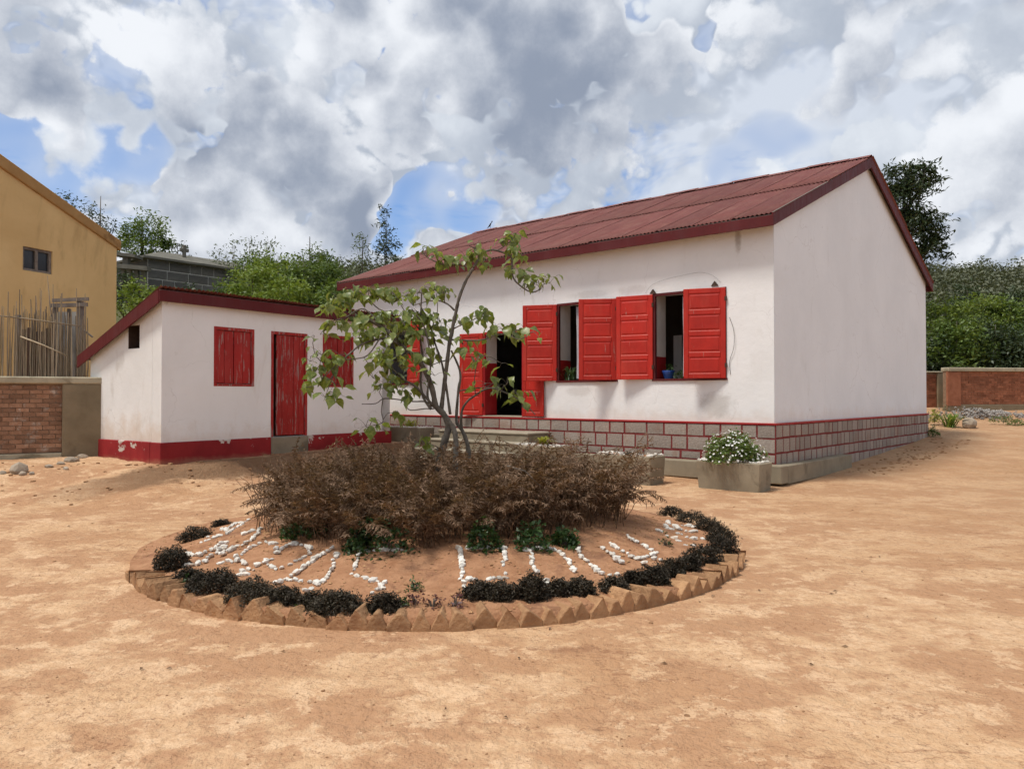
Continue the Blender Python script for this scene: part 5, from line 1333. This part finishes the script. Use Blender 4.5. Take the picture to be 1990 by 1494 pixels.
for i, (xa, w_, lb) in enumerate(((-1.85, 0.16, 'pale lace curtain hanging beside the half closed shutter of the right window'), (-4.40, 0.14, 'narrow lace curtain edge in the middle window'))):
    m = MB(); nz, nx = 10, 10
    vs = [(xa + w_ * (k / nx) * (0.55 + 0.45 * (1 - j / nz)) - 0.10 * (1 - j / nz) * 0, 0.10 + 0.022 * math.sin(k * 1.9 + j * 0.25), 1.93 + 1.55 * j / nz) for j in range(nz + 1) for k in range(nx + 1)]
    m.add(vs, [(j * (nx + 1) + k, j * (nx + 1) + k + 1, (j + 1) * (nx + 1) + k + 1, (j + 1) * (nx + 1) + k) for j in range(nz) for k in range(nx)])
    o = m.build('curtain', 'lace', None, smooth=True); o.location = HO; o.rotation_euler = (0, 0, HA); tag(o, lb, 'curtain')
wr = empty('wall_wire', HO, HA, 'thin dark wire strung on the wall over the right window', 'wire')
P = [(-2.62, -0.012, 3.60), (-2.45, -0.015, 3.76), (-2.1, -0.02, 3.84), (-1.7, -0.02, 3.88), (-1.4, -0.02, 3.89), (-1.15, -0.02, 3.80), (-1.0, -0.015, 3.66)]
MB().tube([Vector(p) for p in smooth_path([Vector(p) for p in P], 4)], 0.0018, 5).build('cable', 'wire', wr)
P = [(-0.83, -0.012, 3.0), (-0.74, -0.03, 2.75), (-0.74, -0.03, 2.45), (-0.83, -0.015, 2.2), (-0.82, -0.012, 1.95)]
MB().tube([Vector(p) for p in smooth_path([Vector(p) for p in P], 4)], 0.004, 5).build('loop', 'wire', wr)
for x, z_ in ((-2.44, 3.63), (-1.12, 3.66)):
    m = MB(); m.prism([(x - 0.07, -0.03, z_ - 0.05), (x + 0.07, -0.03, z_ - 0.05), (x, -0.03, z_ + 0.04)], (0, 0.028, 0)); o = m.build('wall_bracket', 'dark_wood', None); o.location = HO; o.rotation_euler = (0, 0, HA)
    tag(o, 'small dark wooden wedge above the ' + ('left' if x < -2 else 'right') + ' jamb of the right window', 'bracket')

# bird on the ridge
bp = hw(-11.75, RY, RZ + 0.09); bird = empty('bird', bp, HA + 0.6, 'small dark bird perched on the ridge near the far end of the roof', 'bird')
def skin_like(profile, n=10):
    vs = [(x * 0.7, r0 * math.cos(2 * PI * k / n), z_ + r0 * math.sin(2 * PI * k / n)) for x, z_, r0 in profile for k in range(n)]
    m = MB(); m.add(vs, [(i * n + k, (i + 1) * n + k, (i + 1) * n + (k + 1) % n, i * n + (k + 1) % n) for i in range(len(profile) - 1) for k in range(n)]); return m
b_ = skin_like([(-0.17, 0.02, 0.004), (-0.12, 0.05, 0.012), (-0.07, 0.09, 0.03), (-0.02, 0.13, 0.042), (0.03, 0.18, 0.036), (0.05, 0.215, 0.022), (0.065, 0.24, 0.027), (0.085, 0.25, 0.022), (0.10, 0.248, 0.008), (0.125, 0.243, 0.001)])
b_.tube([(0, 0.012, 0.11), (0.01, 0.014, 0.0)], 0.003, 4); b_.tube([(0, -0.012, 0.11), (0.01, -0.014, 0.0)], 0.003, 4)
b_.build('body', 'bird', bird, smooth=True)

# ------------------------------------------------------------------ rocks, rubble, small growth
RK = [blobmesh('rock', s, 'grey_stone', 2, 0.12) for s in range(40, 45)]
def rock(label, p, sc, rz=0.0, me=None, cat='rock', group='stones by the left wall'):
    o = inst('rock', me or RK[int(sc[0] * 1000) % 5], None, p, (0.1, 0.05, rz), sc); return tag(o, label, cat, group)
def gp(px, py):
    z = 0.2
    for _ in range(25): p = onz(px, py, z); z = 0.5 * z + 0.5 * gz1(p)
    return Vector((p.x, p.y, gz1(p)))
for i, (px, py, w, h, lb) in enumerate(((37, 918, 38, 28, 'large pale boulder lying in front of the left brick wall'), (44, 926, 16, 10, 'small brown stone just below the pale boulder'), (5, 921, 14, 10, 'small stone at the left picture edge by the wall'),
        (140, 897, 34, 14, 'long grey stone in the row along the wall foot'), (160, 889, 26, 10, 'flat pale stone behind the long grey stone'), (172, 882, 18, 9, 'flat stone nearer the rendered pillar'), (180, 872, 12, 9, 'last stone touching the pillar foot'), (118, 902, 24, 8, 'low orange brown clod left of the long stone'), (128, 912, 16, 8, 'small dark clod before the row of stones'), (95, 907, 22, 7, 'leftmost low clod of the stone row'), (62, 925, 14, 8, 'small clod right of the pale boulder'))):
    p = gp(px, py); k = p.y / FPX
    rock(lb, (p.x, p.y, p.z + h * k * 0.18), (w * k * 0.42, w * k * 0.32, h * k * 0.52), 0.3 * i)
rngd = random.Random(31)
def clods():
    m = MB(); vsn = [v_.co.copy() for v_ in WS[2].vertices]; fsn = [tuple(p.vertices) for p in WS[2].polygons]
    def put(x, y, s):
        M = Matrix.Translation((x, y, gz1((x, y)) + s * 0.15)) @ Matrix.Rotation(rngd.uniform(0, 6), 4, 'Z') @ Matrix.Diagonal((rngd.uniform(.8, 1.5), 1, rngd.uniform(.4, .8), 1))
        m.add([M @ (v_ * s) for v_ in vsn], fsn)
    for k in range(230):
        u = rngd.uniform(-3.5, 6); d = abs(rngd.gauss(0.9, 0.6)); p = sw(u, -d) if u > -0.5 else Vector((rngd.uniform(-9.5, -6), rngd.uniform(11, 13.6), 0))
        put(p.x, p.y, rngd.uniform(0.008, 0.035) * (1.6 if rngd.random() < 0.08 else 1))
    for k in range(1500):
        y = 2.6 + 17 * rngd.random() ** 1.6; x = rngd.uniform(-0.7, 0.7) * y
        if (Vector((x, y)) - BC.xy).length < BR + 0.25: continue
        put(x, y, rngd.uniform(0.002, 0.007) * (2.2 if rngd.random() < 0.04 else 1))
    for k in range(160):
        p = hw(rngd.uniform(0.3, 1.2), rngd.uniform(2.5, 10.5)); put(p.x, p.y, rngd.uniform(0.01, 0.04))
    return m
o = clods().build('soil_clods', 'kerb_brick'); tag(o, 'loose crumbs of earth and small stones scattered over the yard', 'soil', kind='stuff')
def litter():
    rng = np.random.default_rng(15); n = 90
    th = rng.uniform(0, 2 * PI, n); r = 3.1 + np.abs(rng.normal(size=n)) * 1.1; x = BC.x + r * np.cos(th); y = BC.y + r * np.sin(th)
    x[70:] = rng.uniform(-4, 5, n - 70); y[70:] = rng.uniform(3, 12, n - 70)
    keep = np.hypot(x - BC.x, y - BC.y) > 3.06; x, y = x[keep], y[keep]; z = gz(x, y) + 0.006; m_ = len(x)
    a = rng.uniform(0, 2 * PI, m_); L = rng.uniform(0.010, 0.026, m_); u = np.stack([np.cos(a), np.sin(a), rng.normal(size=m_) * 0.15], 1); v = np.stack([-np.sin(a), np.cos(a), rng.normal(size=m_) * 0.25], 1)
    c = np.stack([x, y, z], 1); L = L[:, None]
    V = np.stack([c - u * L, c + v * L * 0.4 + [0, 0, 0.006], c + u * L, c - v * L * 0.4 + [0, 0, 0.008]], 1).reshape(-1, 3); i = np.arange(m_)[:, None] * 4
    return V, np.concatenate([i, i + 1, i + 2, i + 3], 1)
V, F = litter()
o = link(bpy.data.objects.new('leaf_litter', npmesh('leaf_litter', V, F, 'dry_fern'))); tag(o, 'few dry fallen leaves scattered on the earth round the bed', 'leaves', kind='stuff')
def rubble():
    m = MB(); r_ = random.Random(17)
    vsn = [[v_.co.copy() for v_ in w_.vertices] for w_ in WS]; fsn = [tuple(p.vertices) for p in WS[2].polygons]
    for k in range(520):
        px = r_.gauss(1930, 36); q = at(px, 815, 25.2 + abs(r_.gauss(0, .9))); x, y = q.x, q.y + r_.uniform(0, 0.8); s = r_.uniform(0.02, 0.06)
        z_ = gz1((x, y)) + max(0, 0.28 - 0.12 * abs(x - 15.9)) * r_.random()
        M = Matrix.Translation((x, y, z_)) @ Matrix.Rotation(r_.uniform(0, 6), 4, 'Z')
        m.add([M @ (v_ * s) for v_ in r_.choice(vsn)], fsn)
    return m
o = rubble().build('rubble', 'rubble'); tag(o, 'heap of grey broken stones before the right brick wall', 'rubble', kind='stuff')
for i, (px, py, w, h, mt, lf, lb) in enumerate(((1830, 828, 52, 46, 'pale_leaf', 0.06, 'grey green low shrub at the back corner of the house'), (1816, 800, 20, 26, 'yellow_leaf', 0.05, 'small yellow green shrub against the wall stub'), (1812, 846, 26, 16, 'mid_leaf', 0.05, 'little weed at the foot of the gable'), (1950, 818, 60, 14, 'mid_leaf', 0.05, 'low green weeds on the rubble'), (1975, 826, 40, 12, 'mid_leaf', 0.05, 'low weeds at the right picture edge'))):
    p = at(px, py, 24.2 if i != 2 else 21.5); k = p.y / FPX
    bush('corner_shrub', lb, (p.x, p.y, min(p.z, gz1(p) + 0.1)), w * k, h * k, mt, lf, 130, 320 + i, 'shrub')
p = at(1848, 830, 23.6); blades('lily_clump', 'bright green strap leaved clump near the back corner of the house', (p.x, p.y, gz1(p)), 70, 0.42, 0.28, 'bright_leaf', 8, 0.022)
p = at(1884, 826, 23.4); rock('round pale boulder beside the bright green clump', (p.x, p.y, gz1(p) + 0.12), (0.24, 0.2, 0.2), 0.4, RK[1], group='boulders by the right wall')

# ------------------------------------------------------------------ trees and shrubs behind
def gb(px, Y):
    p = at(px, 770, Y); return (p.x, p.y, hz1(p) - 0.2)
tree('roadside_tree', 'round green tree rising behind the yellow building', gb(275, 47), [pb(285, 440, 47, 34), pb(262, 452, 47, 26), pb(310, 452, 47, 22), pb(275, 480, 47, 48, None, 26), pb(240, 460, 47, 20), pb(300, 478, 47, 36, None, 20), pb(318, 470, 47, 14)], 'mid_leaf', 0.22, 24, 26, 0.22, 1, 0.16)
tree('roadside_tree', 'ragged tree top showing just above the yellow roof edge', gb(185, 46), [pb(178, 405, 46, 14, None, 20), pb(190, 420, 46, 18), pb(150, 400, 46, 12), pb(215, 438, 46, 18), pb(128, 385, 46, 8), pb(195, 470, 46, 40)], 'dark_leaf', 0.2, 20, 18, 0.2, 2, 0.14)
tree('roadside_tree', 'small bushy tree beside the tomb roof', gb(345, 48), [pb(338, 478, 48, 14, None, 10), pb(350, 484, 48, 14, None, 8), pb(345, 500, 48, 24, None, 16)], 'dark_leaf', 0.2, 18, 26, 0.18, 3, 0.1)
for i, (px, ty, w) in enumerate(((428, 482, 12), (455, 470, 16), (487, 462, 18), (521, 464, 17))):
    bl = [pb(px + (k % 2) * 6 - 3, ty + 10 + k * 17, 46, w * (0.55 + 0.18 * k), None, 13) for k in range(5)]
    tree('feathery_tree', ORD[i] + ' feathery pale tree from the tomb, rising above the shrubs', gb(px, 46), bl, 'pale_leaf', 0.24, 14, 10, 0.26, 10 + i, 0.06, group='feathery trees right of the tomb', aspect=0.28, droop=0.5)
for i, (px, py, r0, mt, Y, lb) in enumerate(((490, 560, 46, 'bright_leaf', 30, 'bright yellow green bush left of the group behind the shed'), (540, 535, 46, 'bright_leaf', 32, 'tallest bright green bush behind the shed roof'), (590, 545, 44, 'mid_leaf', 31, 'mid green bush in the middle behind the shed'), (635, 545, 44, 'mid_leaf', 32, 'bushy green tree next to the main roof end'), (560, 585, 52, 'bright_leaf', 28, 'low bright green bush just over the shed roof'), (650, 590, 40, 'mid_leaf', 28, 'low green bush behind the right end of the shed'), (445, 585, 40, 'mid_leaf', 33, 'green bush below the tomb wall'), (375, 592, 36, 'dark_leaf', 34, 'dark undergrowth at the foot of the tomb'), (320, 590, 30, 'pale_leaf', 34, 'greyish shrub in front of the tomb corner'), (270, 580, 34, 'bright_leaf', 27, 'bright green bush between the yellow building and the shed'), (240, 560, 26, 'dark_leaf', 33, 'dark green bush at the corner of the yellow building'), (620, 505, 26, 'mid_leaf', 40, 'rounded green tree top in front of the hill'), (500, 520, 34, 'mid_leaf', 40, 'green tree between the feathery trees and bright bushes'))):
    z_ = gb(px, Y)
    bl = [pb(px, py, Y, r0, None, r0 * 0.85), pb(px - r0 * 0.7, py + r0 * 0.4, Y, r0 * 0.7), pb(px + r0 * 0.7, py + r0 * 0.35, Y, r0 * 0.7), pb(px + r0 * 0.1, py + r0 * 0.9, Y - 0.5, r0 * 0.9), pb(px - r0 * 0.2, py - r0 * 0.6, Y, r0 * 0.5), pb(px + r0 * 0.5, py - r0 * 0.4, Y, r0 * 0.4)]
    tree('bush', lb, z_, bl, mt, 0.17, 26, 40, 0.17, 30 + i, 0.07, 'bush', 'bushes behind the shed', shell=0.35)
for i, (px, Y, spec, lb) in enumerate(((744, 40, [(748, 415, 9, 14), (742, 440, 17, 18), (750, 462, 20, 18), (740, 485, 22, 18), (752, 505, 26, 18), (770, 478, 8, 8)], 'slim tall tree standing against the sky behind the roof end'), (702, 41, [(703, 465, 9, 13), (698, 485, 15, 14), (704, 505, 19, 14), (690, 520, 18, 12)], 'thin sparse sapling left of the slim tall tree'), (775, 42, [(772, 505, 9, 9), (768, 520, 14, 9)], 'low twiggy shrub right of the slim tall tree'))):
    tree('slim_tree', lb, gb(px, Y), [pb(a, b, Y, c, None, d) for a, b, c, d in spec], 'dark_leaf' if i == 0 else 'pale_leaf', 0.22, 18, 30 if i == 0 else 18, 0.17, 60 + i, 0.06, aspect=0.3, shell=0.2)
m = MB(); pp = gb(602, 70); top = at(602, 460, 70); m.tube([pp, (top.x, top.y, top.z)], [0.12, 0.03], 6)
r_ = random.Random(6)
for k in range(26):
    z_ = top.z - 0.2 - k * 0.09; L = 0.08 + k * 0.006; az = k * 2.4; m.tube([(top.x, top.y, z_), (top.x + L * math.cos(az), top.y + L * math.sin(az), z_ + 0.08)], [0.02, 0.008], 4)
o = m.build('bare_pole_tree', 'far_bark'); tag(o, 'thin bare spire of a dead tree against the clouds', 'tree')
# behind the house, right
tree('tall_tree', 'tall dark tree leaning out behind the right end of the house roof', gb(1745, 34), [pb(1745, 352, 34, 36, None, 30), pb(1785, 345, 34, 36, None, 24), pb(1808, 352, 34, 20), pb(1760, 390, 34, 40), pb(1800, 430, 34, 32, None, 26), pb(1770, 440, 34, 40), pb(1815, 455, 34, 18, None, 22), pb(1800, 480, 34, 26, None, 20), pb(1836, 497, 34, 9, None, 14), pb(1822, 480, 34, 10, None, 16), pb(1780, 500, 34, 30)], 'dark_leaf', 0.24, 24, 58, 0.19, 70, 0.22, aspect=0.32, droop=0.45, limbs=16, shell=0.3)
for i, (px, py, r0, mt, Y, lb) in enumerate(((1838, 628, 52, 'bright_leaf', 34, 'bright green leafy tree right beside the white gable'), (1905, 624, 52, 'bright_leaf', 36, 'green bushy tree behind the right wall'), (1965, 632, 54, 'mid_leaf', 36, 'wide green tree at the right picture edge'), (1860, 670, 56, 'mid_leaf', 33, 'dense bush low behind the right wall near the gable'), (1935, 680, 60, 'dark_leaf', 33, 'dark dense bush low behind the right wall'), (2010, 690, 60, 'dark_leaf', 33, 'dark bush cut by the right picture edge'), (1810, 690, 40, 'dark_leaf', 33, 'dark undergrowth in the gap behind the gable'), (1880, 585, 30, 'dark_leaf', 42, 'dark round tree top at the foot of the hill'), (1985, 592, 36, 'dark_leaf', 44, 'dark tree below the hill at right'))):
    bl = [pb(px, py, Y, r0, None, r0 * 0.85), pb(px - r0 * 0.7, py + r0 * 0.45, Y, r0 * 0.7), pb(px + r0 * 0.7, py + r0 * 0.4, Y, r0 * 0.7), pb(px + r0 * 0.1, py + r0 * 0.95, Y - 0.4, r0 * 0.9), pb(px - r0 * 0.3, py - r0 * 0.6, Y, r0 * 0.45), pb(px + r0 * 0.4, py - r0 * 0.5, Y, r0 * 0.4)]
    tree('bush', lb, gb(px, Y), bl, mt, 0.19, 26, 34, 0.19, 80 + i, 0.08, 'bush', 'trees behind the right wall', shell=0.35)
# the wooded hill as one mass
def forest():
    rng = np.random.default_rng(41); Vs = []; Fs = []; k = 0
    pts = []
    for (a, b, n, y0, y1) in ((-0.58, -0.08, 900, 58, 265), (0.50, 0.80, 800, 52, 265), (-0.58, -0.08, 150, 236, 250), (0.5, 0.8, 90, 236, 252)):
        y = np.sqrt(rng.uniform(y0 ** 2, y1 ** 2, n)); pts.append(np.stack([rng.uniform(a, b, n) * y, y], 1))
    P = np.concatenate(pts); Z = hz(P[:, 0], P[:, 1])
    h = rng.uniform(1.3, 3.6, len(P)) * (0.7 + P[:, 1] / 260)
    cen = []; spr = []
    for (x, y), z, hh in zip(P, Z, h):
        m_ = 6; d = rng.normal(size=(m_, 3)) * np.array([0.34, 0.34, 0.22]) * hh
        cen.append(np.array([x, y, z + hh * 0.55]) + d); spr.append(np.full(m_, hh * 0.16))
    cen = np.concatenate(cen); spr = np.concatenate(spr); near = cen[:, 1] < 120
    V1, F1 = leaf_cloud(cen[near], 34, spr[near] * 1.15, 0.36, rng, 0.1, aspect=0.6)
    V2, F2 = leaf_cloud(cen[~near], 13, spr[~near], 0.75, rng, 0.1, aspect=0.7)
    return np.concatenate([V1, V2]), np.concatenate([F1, F2 + len(V1)])
V, F = forest()
o = link(bpy.data.objects.new('wooded_hillside', npmesh('wooded_hillside', V, F, 'hill_leaf'))); tag(o, 'distant olive green wood covering the hillside', 'wood', kind='stuff')
